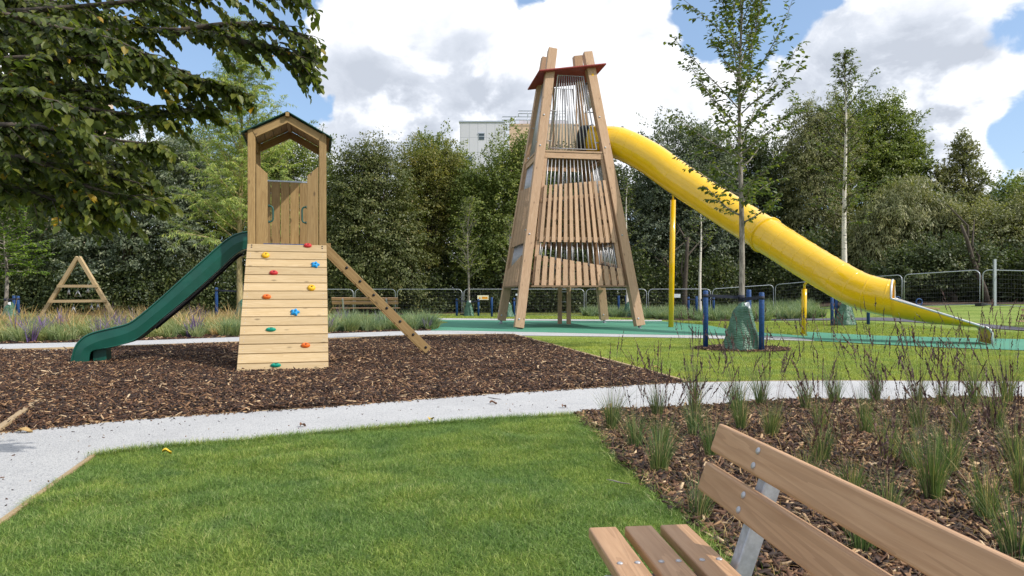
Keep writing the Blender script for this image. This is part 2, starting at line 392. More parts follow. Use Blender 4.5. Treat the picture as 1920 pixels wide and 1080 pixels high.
# ---------------------------------------------------------------- ground
def gmat(name, c1, c2, c3, stripes=False, rough=.9):
    m, t, b = newmat(name); pos = t.node('ShaderNodeNewGeometry').outputs['Position']
    n = t.noise(pos, 45, 4, .7); n2 = t.noise(pos, .8, 4, .6); n3 = t.noise(pos, 7, 4, .65)
    c = t.mix(t.smooth(n, .3, .7), c1, c2); c = t.mix(t.math('MULTIPLY', t.smooth(n2, .4, .65), .6), c, c3)
    c = t.mix(t.math('MULTIPLY', t.smooth(n3, .45, .7), .35), c, t.vmath('MULTIPLY', c, (.75, .8, .8)))
    if stripes:
        s = t.node('ShaderNodeSeparateXYZ'); t.l.new(pos, s.inputs[0])
        q = t.math('ADD', t.math('MULTIPLY', s.outputs[1], 1.0), t.math('MULTIPLY', s.outputs[0], .45))
        wv = t.math('SINE', t.math('ADD', t.math('MULTIPLY', q, 7.5), t.math('MULTIPLY', n2, 2.5)))
        far = t.math('MULTIPLY', t.smooth(s.outputs[1], 20, 23), t.smooth(s.outputs[0], 8, 12))
        c = t.mix(t.math('MULTIPLY', t.math('MULTIPLY', t.smooth(wv, -.3, .9), far), .55), c, t.vmath('MULTIPLY', c, (.60, .72, .55)))
    t.l.new(c, b.inputs['Base Color']); setp(b, Roughness=rough); b.inputs['Specular IOR Level'].default_value = .15
    bump(t, b, n, .8, .03); return m
M_LAWN = gmat('lawn_ground', (.19, .255, .05), (.25, .325, .08), (.27, .325, .095), True)
M_SOIL = gmat('turf_soil', (.035, .06, .010), (.07, .105, .02), (.06, .085, .02))
def mulchmat(name):
    m, t, b = newmat(name); pos = t.node('ShaderNodeNewGeometry').outputs['Position']
    v = t.node('ShaderNodeTexVoronoi'); v.inputs['Scale'].default_value = 34; t.l.new(t.vmath('ADD', pos, t.vmath('SCALE', t.node('ShaderNodeTexNoise').outputs[1], .1)), v.inputs['Vector'])
    s = t.node('ShaderNodeSeparateColor'); t.l.new(v.outputs['Color'], s.inputs[0])
    c = t.ramp(s.outputs[0], [(0, (.012, .007, .005)), (.6, (.05, .027, .017)), (.9, (.11, .06, .033)), (1, (.26, .16, .08))])
    t.l.new(c, b.inputs['Base Color']); setp(b, Roughness=.85); bump(t, b, v.outputs['Distance'], .9, .02); return m
M_MULCH = mulchmat('bark_mulch')
def chipmat():
    m, t, b = newmat('bark_chips'); r = attr(t, 'rnd', 'Fac')
    c = t.ramp(r, [(0, (.020, .011, .008)), (.42, (.058, .027, .015)), (.72, (.135, .062, .030)), (.87, (.26, .14, .068)), (.95, (.46, .285, .145)), (1, (.70, .52, .32))])
    n = t.noise(t.node('ShaderNodeNewGeometry').outputs['Position'], 120, 3, .6); c = t.mix(t.math('MULTIPLY', t.smooth(n, .4, .7), .4), c, t.vmath('MULTIPLY', c, (.55, .55, .55)))
    nb_ = t.noise(t.node('ShaderNodeNewGeometry').outputs['Position'], 1.6, 4, .6); c = t.mix(t.math('MULTIPLY', t.smooth(nb_, .45, .65), .45), c, t.vmath('MULTIPLY', c, (.60, .56, .55)))
    t.l.new(c, b.inputs['Base Color']); setp(b, Roughness=.75); return m
M_CHIP = chipmat()
def pathmat():
    m, t, b = newmat('resin_gravel'); pos = t.node('ShaderNodeNewGeometry').outputs['Position']
    v = t.node('ShaderNodeTexVoronoi'); v.inputs['Scale'].default_value = 110; t.l.new(pos, v.inputs['Vector'])
    s = t.node('ShaderNodeSeparateColor'); t.l.new(v.outputs['Color'], s.inputs[0])
    c = t.ramp(s.outputs[0], [(0, (.27, .27, .285)), (.12, (.405, .41, .42)), (.5, (.46, .462, .465)), (1, (.52, .52, .515))])
    n = t.noise(pos, .9, 5, .65); c = t.mix(t.math('MULTIPLY', t.smooth(n, .40, .66), .6), c, t.vmath('MULTIPLY', c, (.84, .84, .85)))
    n2 = t.noise(pos, 6, 5, .7); c = t.mix(t.math('MULTIPLY', t.smooth(n2, .6, .78), .35), c, (.34, .34, .36))
    v2 = t.node('ShaderNodeTexVoronoi'); v2.inputs['Scale'].default_value = 9; t.l.new(pos, v2.inputs['Vector'])
    sp = t.math('SUBTRACT', 1, t.smooth(v2.outputs['Distance'], .035, .06)); c = t.mix(t.math('MULTIPLY', sp, .8), c, (.12, .12, .15))
    t.l.new(c, b.inputs['Base Color']); setp(b, Roughness=.85); bump(t, b, v.outputs['Distance'], .6, .006); return m
M_PATH = pathmat()
def rubmat():
    m, t, b = newmat('green_rubber_crumb'); pos = t.node('ShaderNodeNewGeometry').outputs['Position']
    n = t.noise(pos, 70, 4, .7); n2 = t.noise(pos, .6, 4, .6)
    c = t.mix(t.smooth(n, .35, .65), (.045, .21, .135), (.08, .28, .185)); c = t.mix(t.math('MULTIPLY', t.smooth(n2, .45, .7), .4), c, (.10, .30, .20))
    t.l.new(c, b.inputs['Base Color']); setp(b, Roughness=.8); bump(t, b, n, .4, .005); return m
M_MAT = rubmat()
M_ASPH = plain('asphalt', (.11, .11, .135), .9, nscale=60, namt=.25, bmp=.4)

# one terrain sheet to the horizon
xs = np.unique(np.concatenate([np.linspace(-600, -40, 12), np.arange(-40, 40, .5), np.linspace(40, 600, 12)]))
ys = np.unique(np.concatenate([np.linspace(-300, -10, 8), np.arange(-10, 50, .5), np.linspace(50, 900, 16)]))
X, Yg = np.meshgrid(xs, ys); Z = hgt(X, Yg)
idx = np.arange(X.size).reshape(X.shape)
quads('ground', np.stack([X.ravel(), Yg.ravel(), Z.ravel()], 1), np.stack([idx[:-1, :-1].ravel(), idx[:-1, 1:].ravel(), idx[1:, 1:].ravel(), idx[1:, :-1].ravel()], 1), M_LAWN, smooth=True)['kind'] = 'structure'

g = lambda L: [G(u, v) for u, v in L]
mulch_top_path = [(-12, .8), (-9, 2.9), (-6.6, 4.4)]+g([(0, 814), (238, 790), (451, 775), (640, 763), (868, 744), (1107, 729), (1280, 719), (1560, 715), (1920, 717)])+[(10, 9.35), (14, 9.9)]
path_top = smoothline(mulch_top_path, 6)
lawn_front = g([(175, 861), (298, 845), (443, 835), (560, 823), (753, 805), (940, 791), (1083, 784)])
bed_top = g([(1083, 784), (1230, 770), (1485, 759), (1685, 755), (1920, 751)])+[(9, 7.7), (14, 8.1)]
lawn_left = [(-.9, -4), (-2.0, 1.2), (-2.62, 3.49), G(175, 861)]
near_path = path_top+list(reversed(smoothline(lawn_front[:-1]+bed_top, 5)))+list(reversed(lawn_left))+[(-12, -4)]
sheet('near_path', near_path, .012, M_PATH)
lawn_right = g([(1083, 784), (1138, 846), (1192, 900), (1238, 947), (1292, 987)])+[(.95, 3.1), (1.05, 2), (1.3, -4)]
near_lawn = smoothline(lawn_left, 4)+smoothline(lawn_front, 5)[1:]+smoothline(lawn_right, 4)[1:]
sheet('near_lawn_soil', near_lawn, .008, M_SOIL)
near_bed = smoothline(bed_top, 5)+[(14, -4)]+list(reversed(smoothline(lawn_right, 4)))
sheet('near_bed_soil', near_bed, .010, M_MULCH)
fp_top = g([(0, 646), (440, 633), (620, 626), (808, 620.6), (965, 622.7), (1180, 627.5), (1439, 631.4), (1500, 635), (1527, 639.6)])
fp_bot = g([(0, 660), (220, 653), (440, 645), (620, 638), (808, 631), (965, 629.8), (1180, 632.5), (1400, 636.5), (1527, 639.9)])
fpt = smoothline([(-22, 14.2)]+fp_top, 5); fpb = smoothline([(-22, 12)]+fp_bot, 5)
sheet('far_path', fpt+list(reversed(fpb)), .012, M_PATH)
pit_right = g([(965, 629.8), (1060, 656), (1170, 687), (1262, 713), (1284, 719)])
k965 = min(range(len(fpb)), key=lambda i: abs(fpb[i][0]-G(965, 629.8)[0]))
pt_left = [q for q in path_top if q[0] < G(1280, 719)[0]+.02]
pit = fpb[:k965+1]+pit_right[1:]+list(reversed(pt_left))+[(-14, .9), (-22, 6)]
sheet('mulch_pit_soil', pit, .010, M_MULCH)
mat_back = g([(803, 600.5), (1000, 602), (1180, 603), (1241, 603), (1323, 610), (1367, 618), (1435, 625), (1514, 631), (1511, 622.7), (1637, 630), (1844, 635.5), (1920, 637), (2200, 643)])
mat_front = [q for q in fpt if q[0] > G(806, 620.6)[0]]+g([(1640, 646), (1780, 653), (1920, 658), (2200, 668)])
sheet('green_safety_surface', mat_back+list(reversed(mat_front)), .016, M_MAT)
sheet('back_path', g([(792, 597), (1000, 599), (1241, 600.8)])+list(reversed(g([(792, 600.3), (1000, 601.8), (1180, 602.8), (1241, 602.8)]))), .020, M_PATH)
lb_poly = [q for q in fpt if q[0] < G(812, 620)[0]]+g([(820, 612), (800, 601)])+[(-4.6, 29.5), (-14, 30), (-26, 29)]
sheet('left_bed_soil', lb_poly, .008, M_MULCH)
mound = [(x, y) for x, y in [(-9, 26), (-3, 26), (-3, 29.6), (-9, 29.6)]]
rb_poly = g([(1092, 594), (1241, 600.4), (1400, 603), (1520, 605), (1556, 604), (1530, 592), (1400, 586), (1240, 584), (1100, 584)])
sheet('right_bed_soil', rb_poly, .012, M_MULCH)
ap = []
for (x, y) in resample(smoothline([(10.6, 31), (12.0, 28.8), (14.3, 25), (17, 21), (22, 14)], 4), .8): ap.append((x, y))
me_v = []; me_q = []
for i, (x, y) in enumerate(ap):
    a = ap[max(i-1, 0)]; b_ = ap[min(i+1, len(ap)-1)]; tx, ty = b_[0]-a[0], b_[1]-a[1]; l = math.hypot(tx, ty); nx, ny = -ty/l*.45, tx/l*.45
    for k in (-1, 1): me_v.append((x+nx*k, y+ny*k, float(hgt(x+nx*k, y+ny*k))+.02))
    if i: me_q.append((2*i-2, 2*i-1, 2*i+1, 2*i))
quads('asphalt_path', np.array(me_v), np.array(me_q), M_ASPH)['kind'] = 'structure'

# timber edging boards, one run per thing
def edging(name, pts, label, closed=False, h=.035, th=.022, z=0):
    m = MB(len(pts))
    for a, b_ in zip(pts[:-1], pts[1:]):
        m.beam((a[0], a[1], z+h/2-.01), (b_[0], b_[1], z+h/2-.01), h+.02, th, side=(0, 0, 1), rnd=m.rng.random()*.3+.35)
    o = m.build(name, W_EDGE); return tag(o, label, 'edging', 'timber edging boards')
edging('timber_edging', smoothline(pit_right, 2), 'tan timber edging between the bark pit and the right hand lawn', h=.05, th=.05)
edging('timber_edging', [G(175, 861), (-2.62, 3.49), (-2.0, 1.2)], 'pale timber edging along the left side of the foreground lawn', th=.03)
edging('timber_edging', smoothline(fp_bot[:-3], 2), 'timber edging between the far white path and the bark pit', h=.06, th=.03)
edging('timber_edging', smoothline(lawn_front[:-1]+bed_top[:-1], 2), 'timber edging on the near side of the foreground white path', h=.018, th=.02)
edging('timber_edging', smoothline(mulch_top_path[2:-2], 2), 'timber edging on the far side of the foreground white path', h=.018, th=.02)
m = MB(5); a = GV(74, 757, .03); m.beam(a, GV(-30, 832, .02), .06, .055, rnd=.5); m.beam(a+Vector((-.05, .02, 0)), GV(-80, 765, .01), .04, .03, rnd=.6)
tag(m.build('timber_border', W_EDGE), 'half buried corner of a timber border in the bark at the left edge', 'timber border')

# ---------------------------------------------------------------- scattered blades and chips
def blades(name, xy, h, wd, mat, rng, z0=None, lean=.45, seg=2, hv=.35, rnd=None):
    n = len(xy); hh = h*(1-hv+2*hv*rng.random(n)) if not hasattr(h, '__len__') else h
    az = rng.random(n)*2*np.pi; ln = lean*rng.random(n)**.7; dx, dy = np.cos(az), np.sin(az)
    fa = rng.random(n)*2*np.pi; wx, wy = np.cos(fa)*wd/2, np.sin(fa)*wd/2
    z = np.zeros(n) if z0 is None else z0
    base = np.stack([xy[:, 0], xy[:, 1], z], 1); W = np.stack([wx, wy, 0*wx], 1)
    rows = []
    for k in range(seg+1):
        t = k/seg; c = base+np.stack([dx*hh*ln*t*t*1.2, dy*hh*ln*t*t*1.2, hh*(t-.35*ln*t*t)], 1); wk = (1-t**1.6*.88)
        rows += [c-W*wk, c+W*wk]
    V = np.stack(rows, 1).reshape(-1, 3); m_ = 2*(seg+1); b0 = np.arange(n)[:, None]*m_
    Q = np.concatenate([b0+np.array([2*k, 2*k+1, 2*k+3, 2*k+2])[None] for k in range(seg)], 0)
    r = rng.random(n) if rnd is None else rnd
    return quads(name, V, Q, mat, rnd=np.repeat(r, m_))
def scatter(poly, n, rng, weight=None, box=None):
    px = np.array([p[0] for p in poly]); py = np.array([p[1] for p in poly]); out = []
    x0, x1, y0, y1 = box or (px.min(), px.max(), py.min(), py.max()); tot = 0
    for _ in range(60):
        x = x0+(x1-x0)*rng.random(n); y = y0+(y1-y0)*rng.random(n); ok = inpoly(x, y, poly)
        if weight is not None: ok &= rng.random(n) < weight(x, y)
        out.append(np.stack([x[ok], y[ok]], 1)); tot += ok.sum()
        if tot >= n: break
    return np.concatenate(out)[:n]
rg = np.random.default_rng(5)
def patch(x, y, s=1.0): return .5+.5*np.sin(x*2.1*s+1.3*np.sin(y*1.7*s))*np.sin(y*2.6*s+1.1*np.sin(x*1.9*s+2))
xy = scatter(near_lawn, 330000, rg, box=(-3.1, 1.4, 2.7, 6.8)); p = patch(xy[:, 0], xy[:, 1], .9)
r = np.clip(rg.random(len(xy))*.86+.14*p*rg.random(len(xy)), 0, 1)
o = blades('grass', xy, .036+.040*p*patch(xy[:, 0]*3, xy[:, 1]*3, 1.1), .0044, M_BLADE, rg, z0=np.full(len(xy), .006), lean=1.5, rnd=r); tag(o, 'short green mown grass of the foreground lawn', 'grass', kind='stuff')
xy2 = scatter(near_lawn, 40000, rg, box=(-2.8, 1.5, -1.5, 2.7)); o = blades('grass', xy2, .05, .007, M_BLADE, rg, lean=1.0); tag(o, 'short grass of the foreground lawn below the frame', 'grass', kind='stuff')
rlawn = g([(975, 633), (1180, 634), (1400, 638), (1527, 641), (1640, 648), (1780, 654.5), (1920, 659.5), (2200, 670)])+[(9, 9.4)]+list(reversed(g([(1287, 718), (1560, 714.5), (1920, 716.5)])))+g([(1262, 712), (1170, 686), (1060, 655)])
xy3 = scatter(rlawn, 150000, rg, weight=lambda x, y: np.clip((10/y)**1.6, 0, 1)); p = patch(xy3[:, 0], xy3[:, 1], .5)
o = blades('grass', xy3, .032+.012*p, .009, M_BLADEF, rg, lean=1.0, seg=1); tag(o, 'bright mown lawn between the white path and the green surface', 'grass', kind='stuff')
# taller turf edges beyond the green surface
wl = g([(1250, 603.5), (1323, 610), (1367, 617.5), (1435, 624), (1514, 630), (1511, 622), (1637, 629), (1844, 634.5), (2000, 638), (2000, 626), (1844, 622), (1637, 612), (1500, 606), (1250, 602)])
xy4 = scatter(wl, 60000, rg); o = blades('grass', xy4, .045, .016, M_BLADEF, rg, z0=hgt(xy4[:, 0], xy4[:, 1]), lean=.9, seg=1); tag(o, 'turf beyond the green rubber surface by the slide', 'grass', kind='stuff')
bl = g([(792, 590), (792, 596.8), (1000, 598.8), (1241, 600.5), (1092, 593), (1092, 588), (1000, 586)])
xy5 = scatter(bl, 30000, rg); o = blades('grass', xy5, .06, .03, M_BLADEF, rg, z0=hgt(xy5[:, 0], xy5[:, 1]), lean=.9, seg=1); tag(o, 'turf strip in front of the mesh fence behind the tower', 'grass', kind='stuff')

def chips(name, xy, z, L, Wd, T, rng, label, yawmix=1.0):
    n = len(xy); L = L*(.35+rng.random(n)**2*1.5); Wd = Wd*(.5+rng.random(n)); T = T*(.5+rng.random(n)); yaw = rng.random(n)*2*np.pi; pt = rng.normal(0, .32, n); rl = rng.normal(0, .5, n)
    a = np.stack([np.cos(yaw)*np.cos(pt), np.sin(yaw)*np.cos(pt), np.sin(pt)], 1); s = np.stack([-np.sin(yaw), np.cos(yaw), 0*yaw], 1); u = np.cross(a, s)
    s2 = s*np.cos(rl)[:, None]+u*np.sin(rl)[:, None]; u2 = np.cross(a, s2); c = np.stack([xy[:, 0], xy[:, 1], z], 1); rows = []
    for sx in (-1, 1):
        for sy in (-1, 1):
            for sz in (-1, 1):
                tp = (.35+.65*rng.random(n)); sh = rng.normal(0, .18, n)*L
                rows.append(c+a*((sx*L/2)+sh*.6)[:, None]+s2*(sy*Wd/2*tp)[:, None]+u2*(sz*T/2)[:, None])
    V = np.stack(rows, 1).reshape(-1, 3); b0 = np.arange(n)[:, None]*8
    Q = np.concatenate([b0+np.array(q)[None] for q in [(0, 1, 3, 2), (4, 6, 7, 5), (0, 4, 5, 1), (2, 3, 7, 6), (0, 2, 6, 4), (1, 5, 7, 3)]], 0)
    o = quads(name, V, Q, M_CHIP, rnd=np.repeat(rng.random(n)**1.05, 8)); return tag(o, label, 'bark chips', kind='stuff')
ex = scatter(pit, 120000, rg, weight=lambda x, y: np.clip((7.2/y)**1.4, 0, 1)*(x > -10.5))
und = lambda x, y: .014+.016*np.sin(x*2.3+np.sin(y*1.9))*np.sin(y*2.9+np.sin(x*1.4))
chips('bark_chips', ex, und(ex[:, 0], ex[:, 1])+rg.random(len(ex))*.030+.004, .070, .017, .007, rg, 'dark brown bark chips filling the play pit')
nb = scatter(near_bed, 85000, rg, box=(.4, 7.5, 1.2, 8), weight=lambda x, y: (x/np.maximum(y, .5) < 1.0).astype(float))
chips('bark_chips', nb, und(nb[:, 0], nb[:, 1])+rg.random(len(nb))*.032+.004, .070, .022, .008, rg, 'coarse bark chips of the planting bed behind the bench')
lb2 = scatter(lb_poly, 16000, rg, weight=lambda x, y: (y < 22.3-.0*x)*1.0); chips('bark_chips', lb2, rg.random(len(lb2))*.03+.01, .09, .03, .012, rg, 'bark chips along the front of the far left planting bed')
tr_ = np.array([[4.9+1.0*math.cos(a)*q, 14.55+.75*math.sin(a)*q] for a, q in zip(rg.random(2500)*6.283, np.sqrt(rg.random(2500)))])
chips('bark_chips', tr_, rg.random(len(tr_))*.03+.02, .07, .022, .01, rg, 'ring of bark chips round the staked tree on the lawn')
sheet('tree_ring_soil', [(4.9+1.02*math.cos(a*math.pi/16), 14.55+.77*math.sin(a*math.pi/16)) for a in range(32)], .014, M_MULCH)
# stray bits on the white path
sx = scatter(near_path, 330, rg, box=(-4.5, 6.5, 3.5, 9.3)); chips('bark_chips', sx, np.full(len(sx), .016), .014, .006, .004, rg, 'few stray bark bits on the foreground white path')
el = np.array(resample(path_top[4:], .02)); ke = rg.integers(0, len(el), 5200); spx = el[ke]+np.stack([rg.normal(0, .03, 5200), -np.abs(rg.normal(0, .075, 5200))+.05], 1); spx = spx[spx[:, 0] < 2.4]
chips('bark_chips', spx, np.full(len(spx), .02), .035, .011, .006, rg, 'bark bits kicked from the pit onto the edge of the foreground path')
el2 = np.array(resample(smoothline(lawn_front, 5), .01)); ke = rg.integers(0, len(el2), 9000); e3 = el2[ke]+np.stack([rg.normal(0, .02, 9000), rg.normal(.0, .022, 9000)], 1)
o = blades('grass', e3, .065, .0045, M_BLADE, rg, z0=np.full(9000, .006), lean=1.3); tag(o, 'ragged turf edge creeping over the near side of the white path', 'grass', kind='stuff')
el3 = np.array(resample(smoothline(lawn_right, 5), .01)); ke = rg.integers(0, len(el3), 9000); e4 = el3[ke]+rg.normal(0, .04, (9000, 2)); e4 = e4[e4[:, 1] > 2.5]
o = blades('grass', e4, .07, .0045, M_BLADE, rg, z0=np.full(len(e4), .006), lean=1.3); tag(o, 'ragged turf edge beside the planting bed', 'grass', kind='stuff')
# fallen leaves and twigs
def fallen(u, v, col, L, yaw, label):
    mt = plain('fallen_leaf_'+col, {'yellow': (.62, .42, .03), 'brown': (.16, .08, .045), 'tan': (.45, .30, .12)}[col], .6, nscale=60)
    x, y = G(u, v); o = MB(int(u)); vs = []
    for i in range(7):
        t = i/6; ww = L*.33*math.sin(math.pi*min(.97, t*.9+.08)); zz = .014+.012*math.sin(t*5)
        for k, dz in ((-1, .016), (0, 0), (1, .02)): vs.append((math.cos(yaw)*(t-.5)*L-math.sin(yaw)*ww*k, math.sin(yaw)*(t-.5)*L+math.cos(yaw)*ww*k, zz+dz))
    fs = [(3*i+k, 3*i+k+1, 3*i+k+4, 3*i+k+3) for i in range(6) for k in (0, 1)]
    o.raw([Vector(q)+Vector((x, y, 0)) for q in vs], fs, smooth=True)
    z = .045 if col == 'yellow' and v > 795 else .008
    ob = o.build('fallen_leaf', mt, loc=(x, y, 0)); ob.location.z = z; tag(ob, label, 'leaf', 'fallen leaves')
fallen(313, 864, 'yellow', .06, .4, 'yellow fallen leaf lying on the near lawn close to its left corner')
fallen(808, 799, 'yellow', .09, 1.4, 'yellow fallen leaf standing at the lawn edge beside the white path')
fallen(568, 803, 'brown', .07, 1.1, 'curled dark brown leaf on the white path left of the yellow one')
fallen(925, 760, 'brown', .08, .2, 'dark brown leaf on the white path below the bark pit')
fallen(1058, 767, 'brown', .07, .9, 'small brown leaf on the white path near the grass tufts')
fallen(28, 738, 'yellow', .09, .2, 'yellow leaf on the bark chips at the left edge')
fallen(173, 731, 'yellow', .09, 2.4, 'yellow leaf on the bark chips below the green slide foot')
fallen(47, 814, 'tan', .12, .1, 'tan strip of bark at the left end of the white path')
fallen(1232, 692, 'tan', .1, .1, 'pale leaf lying on the right hand lawn')
m = MB(3); m.tube([GV(1138, 914, .05), GV(1150, 918, .055), GV(1166, 921, .05), GV(1182, 921, .045)], [.002, .004, .004, .002], 5)
tag(m.build('fallen_twig', B_GREY), 'thin grey twig lying on the lawn left of the bench', 'twig')
m = MB(4); m.tube([GV(915, 748, .02), GV(928, 751, .022), GV(940, 752, .02)], [.003, .004, .002], 5)
tag(m.build('fallen_twig', B_BROWN), 'dark twig lying on the white path below the bark pit', 'twig')

# ---------------------------------------------------------------- planting in the beds (uncountable)
def tufts(name, centers, nb, h, rad, wd, mat, rng, label, cat, lean=.8, hv=.3, zf=None, seg=2, sway=0):
    C = np.repeat(centers, nb, 0); n = len(C); a = rng.random(n)*2*np.pi; q = rng.random(n)**.6*rad*.25
    sc = np.repeat(.7+.6*rng.random(len(centers)), nb); tone = np.repeat(rng.random(len(centers)), nb)
    hh = h*sc*(1-hv+2*hv*rng.random(n))*(.65+.35*rng.random(n)); ln = lean*(.15+.85*rng.random(n)); dx, dy = np.cos(a), np.sin(a)
    base = np.stack([C[:, 0]+dx*q, C[:, 1]+dy*q, hgt(C[:, 0], C[:, 1])], 1); fa = rng.random(n)*2*np.pi
    W = np.stack([np.cos(fa)*wd/2, np.sin(fa)*wd/2, 0*fa], 1); rows = []
    for k in range(seg+1):
        t = k/seg; c = base+np.stack([dx*hh*ln*t**1.7, dy*hh*ln*t**1.7, hh*(t-.42*ln*t*t)], 1); wk = 1-t**1.5*.85; rows += [c-W*wk, c+W*wk]
    V = np.stack(rows, 1).reshape(-1, 3); m_ = 2*(seg+1); b0 = np.arange(n)[:, None]*m_
    Q = np.concatenate([b0+np.array([2*k, 2*k+1, 2*k+3, 2*k+2])[None] for k in range(seg)], 0)
    r = np.clip(rng.random(n)*.6+tone*.4, 0, 1); o = quads(name, V, Q, mat, rnd=np.repeat(r, m_)); return tag(o, label, cat, kind='stuff')
lbp = lb_poly
def inset_y(x, y): return np.ones_like(x)
fy = np.array(sorted([(q[0], q[1]) for q in fpt])); front = lambda x: np.interp(x, fy[:, 0], fy[:, 1])
wf = lambda x, y: (y > front(x)+.55)*1.0
nb_ = lambda x, y: 1.0-((x > -8.2) & (y > 24.8))
c1 = scatter(lbp, 900, rg, weight=lambda x, y: nb_(x, y)*wf(x, y)*(y < 30)*np.clip(1.3-(y-front(x))/12, .3, 1)); tufts('ornamental_grass', c1, 70, .46, .5, .022, M_BEDG, rg, 'green ornamental grasses of the left planting bed behind the far path', 'grasses', 1.1)
c2 = scatter(lbp, 210, rg, weight=lambda x, y: nb_(x, y)*wf(x, y)*(patch(x, y, .45) > .45)); tufts('ornamental_grass', c2, 80, .46, .5, .020, M_BEDT, rg, 'straw coloured feathery grasses of the left planting bed', 'grasses', 1.0)
c3 = scatter(lbp, 90, rg, weight=lambda x, y: nb_(x, y)*wf(x, y)*(patch(x+3, y, .3) > .6)); tufts('lavender', c3, 26, .62, .4, .030, M_PURP, rg, 'purple flower spikes among the grasses of the left planting bed', 'flowers', .5)
c3b = scatter(lbp, 170, rg, weight=lambda x, y: (x < -7.5)*wf(x, y)*(y > front(x)+3)); tufts('ornamental_grass', c3b, 26, .74, .6, .024, M_BEDT, rg, 'tall tan seed plumes at the back of the left planting bed', 'grasses', .7)
c5 = scatter(lbp, 200, rg, weight=lambda x, y: nb_(x, y)*wf(x, y)*(x > -8)); tufts('ornamental_grass', c5, 90, .55, .5, .02, M_BLUEG, rg, 'blue green arching grasses near the bed end by the ladder', 'grasses', .9)
c4 = scatter(rb_poly, 620, rg, weight=lambda x, y: inpoly(x, y-.5, rb_poly)*1.0); tufts('ornamental_grass', c4, 70, .52, .5, .03, M_BLUEG, rg, 'blue green grasses of the far bed behind the staked tree', 'grasses', .9)
# ---------------------------------------------------------------- small play tower
T0 = Vector((-4.155, 12.71, 0)); tr = Vector((.960, .279, 0)).normalized(); ta = Vector((-tr.y, tr.x, 0)); UZ = Vector((0, 0, 1))
def TL(x, y, z): return T0+tr*x+ta*y+UZ*z
pt = thing('play_tower', 'small timber play tower with climbing wall, green slide and green pitched roof', 'play tower', T0)
for sx in (-1, 1):
    for sy in (-1, 1):
        m = MB(10+sx+3*sy); m.frame(TL(sx*.600, sy*.600, 2.03), UZ, tr, ta, 4.08, .125, .125); m.build('post', W_POST, pt, bevel=.008)
m = MB(1)
for i in range(7): m.frame(TL(0, -.52+i*.173, 2.03), tr, ta, UZ, 1.04, .165, .035)
for sy in (-1, 1): m.frame(TL(0, sy*.5, 1.93), tr, ta, UZ, 1.04, .05, .14)
m.build('platform', W_POST, pt)
for s in (-1, 1):
    m = MB(20+s); xi, xo = s*.335, s*.522
    m.prism([TL(xo, -.655, 2.05), TL(xi, -.655, 2.05), TL(xi, -.655, 3.30), TL(xo, -.655, 3.47)], ta*.03, grain=UZ); m.build('side_panel', W_POST, pt, bevel=.004)
    m = MB(22+s); c = TL(xi-s*.012, -.62, 2.60)
    m.tube([c+UZ*.14, c+UZ*.14-tr*s*.03, c+UZ*.132-tr*s*.055, c+UZ*.11-tr*s*.072, c+UZ*.08-tr*s*.078, c-UZ*.08-tr*s*.078, c-UZ*.11-tr*s*.072, c-UZ*.132-tr*s*.055, c-UZ*.14-tr*s*.03, c-UZ*.14], .015, 10)
    m.lathe(c+UZ*.14-tr*s*.0, [(.028, 0), (.028, .016)], 10, axis=-tr*s); m.lathe(c-UZ*.14, [(.028, 0), (.028, .016)], 10, axis=-tr*s)
    m.build('grab_handle', M_GREENR, pt)
m = MB(31)
for i in range(6): m.frame(TL(-.435+i*.174, .60, 2.72), UZ, tr, ta, 1.27, .160, .028)
m.frame(TL(0, .63, 3.2), tr, UZ, ta, 1.04, .09, .03); m.frame(TL(0, .63, 2.25), tr, UZ, ta, 1.04, .09, .03); m.build('back_wall', W_POST, pt)
m = MB(32); m.frame(TL(0, .60, 3.375), tr, UZ, ta, 1.05, .028, .04); m.build('top_rail', M_GALV, pt)
m = MB(33); m.frame(TL(0, -.66, 2.065), tr, UZ, ta, .8, .02, .03); m.build('threshold_strip', M_BLUE, pt)
# side rails, gables, roof
for s in (-1, 1): m = MB(34+s); m.frame(TL(s*.595, 0, 3.94), ta, UZ, tr, 1.05, .14, .045); m.build('top_side_rail', W_POST, pt)
zr, ze = 4.40, 3.985; sl = math.atan2(zr-ze, .77); sd = {s: (tr*s*math.cos(sl)-UZ*math.sin(sl)).normalized() for s in (-1, 1)}
for yy in (-.635, .635):
    for s in (-1, 1):
        m = MB(35+s+int(yy*3)); n = sd[s].cross(ta)*(1 if s < 0 else -1); n = n if n.z > 0 else -n
        a = TL(s*.0, yy, zr-.02)-n*.078; b = a+sd[s]*.675; m.frame((a+b)/2, b-a, n, ta, (b-a).length, .13, .07); m.build('rafter', W_POST, pt, bevel=.005)
m = MB(40); m.frame(TL(0, 0, zr-.05), ta, tr, UZ, 1.50, .06, .07); m.build('ridge_beam', W_POST, pt)
rf = None
for s in (-1, 1):
    m = MB(41+s); n = sd[s].cross(ta); n = n if n.z > 0 else -n
    for k in range(24):   # ribbed sheet
        y0 = -.74+k*1.48/24; hgtk = .007 if k % 2 else 0
        a = TL(0, y0+.031, zr)+n*hgtk; m.frame(a+sd[s]*.43, sd[s], ta, n, .86, .0622, .012, rnd=.5)
    ml = MB(45+s)
    for k in range(5): ml.frame(TL(0, 0, zr)+sd[s]*(.09+.165*k)-n*.019, ta, sd[s], n, 1.2, .155, .012)
    ml.build('roof_lining', W_POST, pt)
    m.frame(TL(0, 0, zr)+sd[s]*.86+n*.002, ta, sd[s], n, 1.49, .012, .022, rnd=.5)
    m.build('roof_panel', M_GREENR, pt)
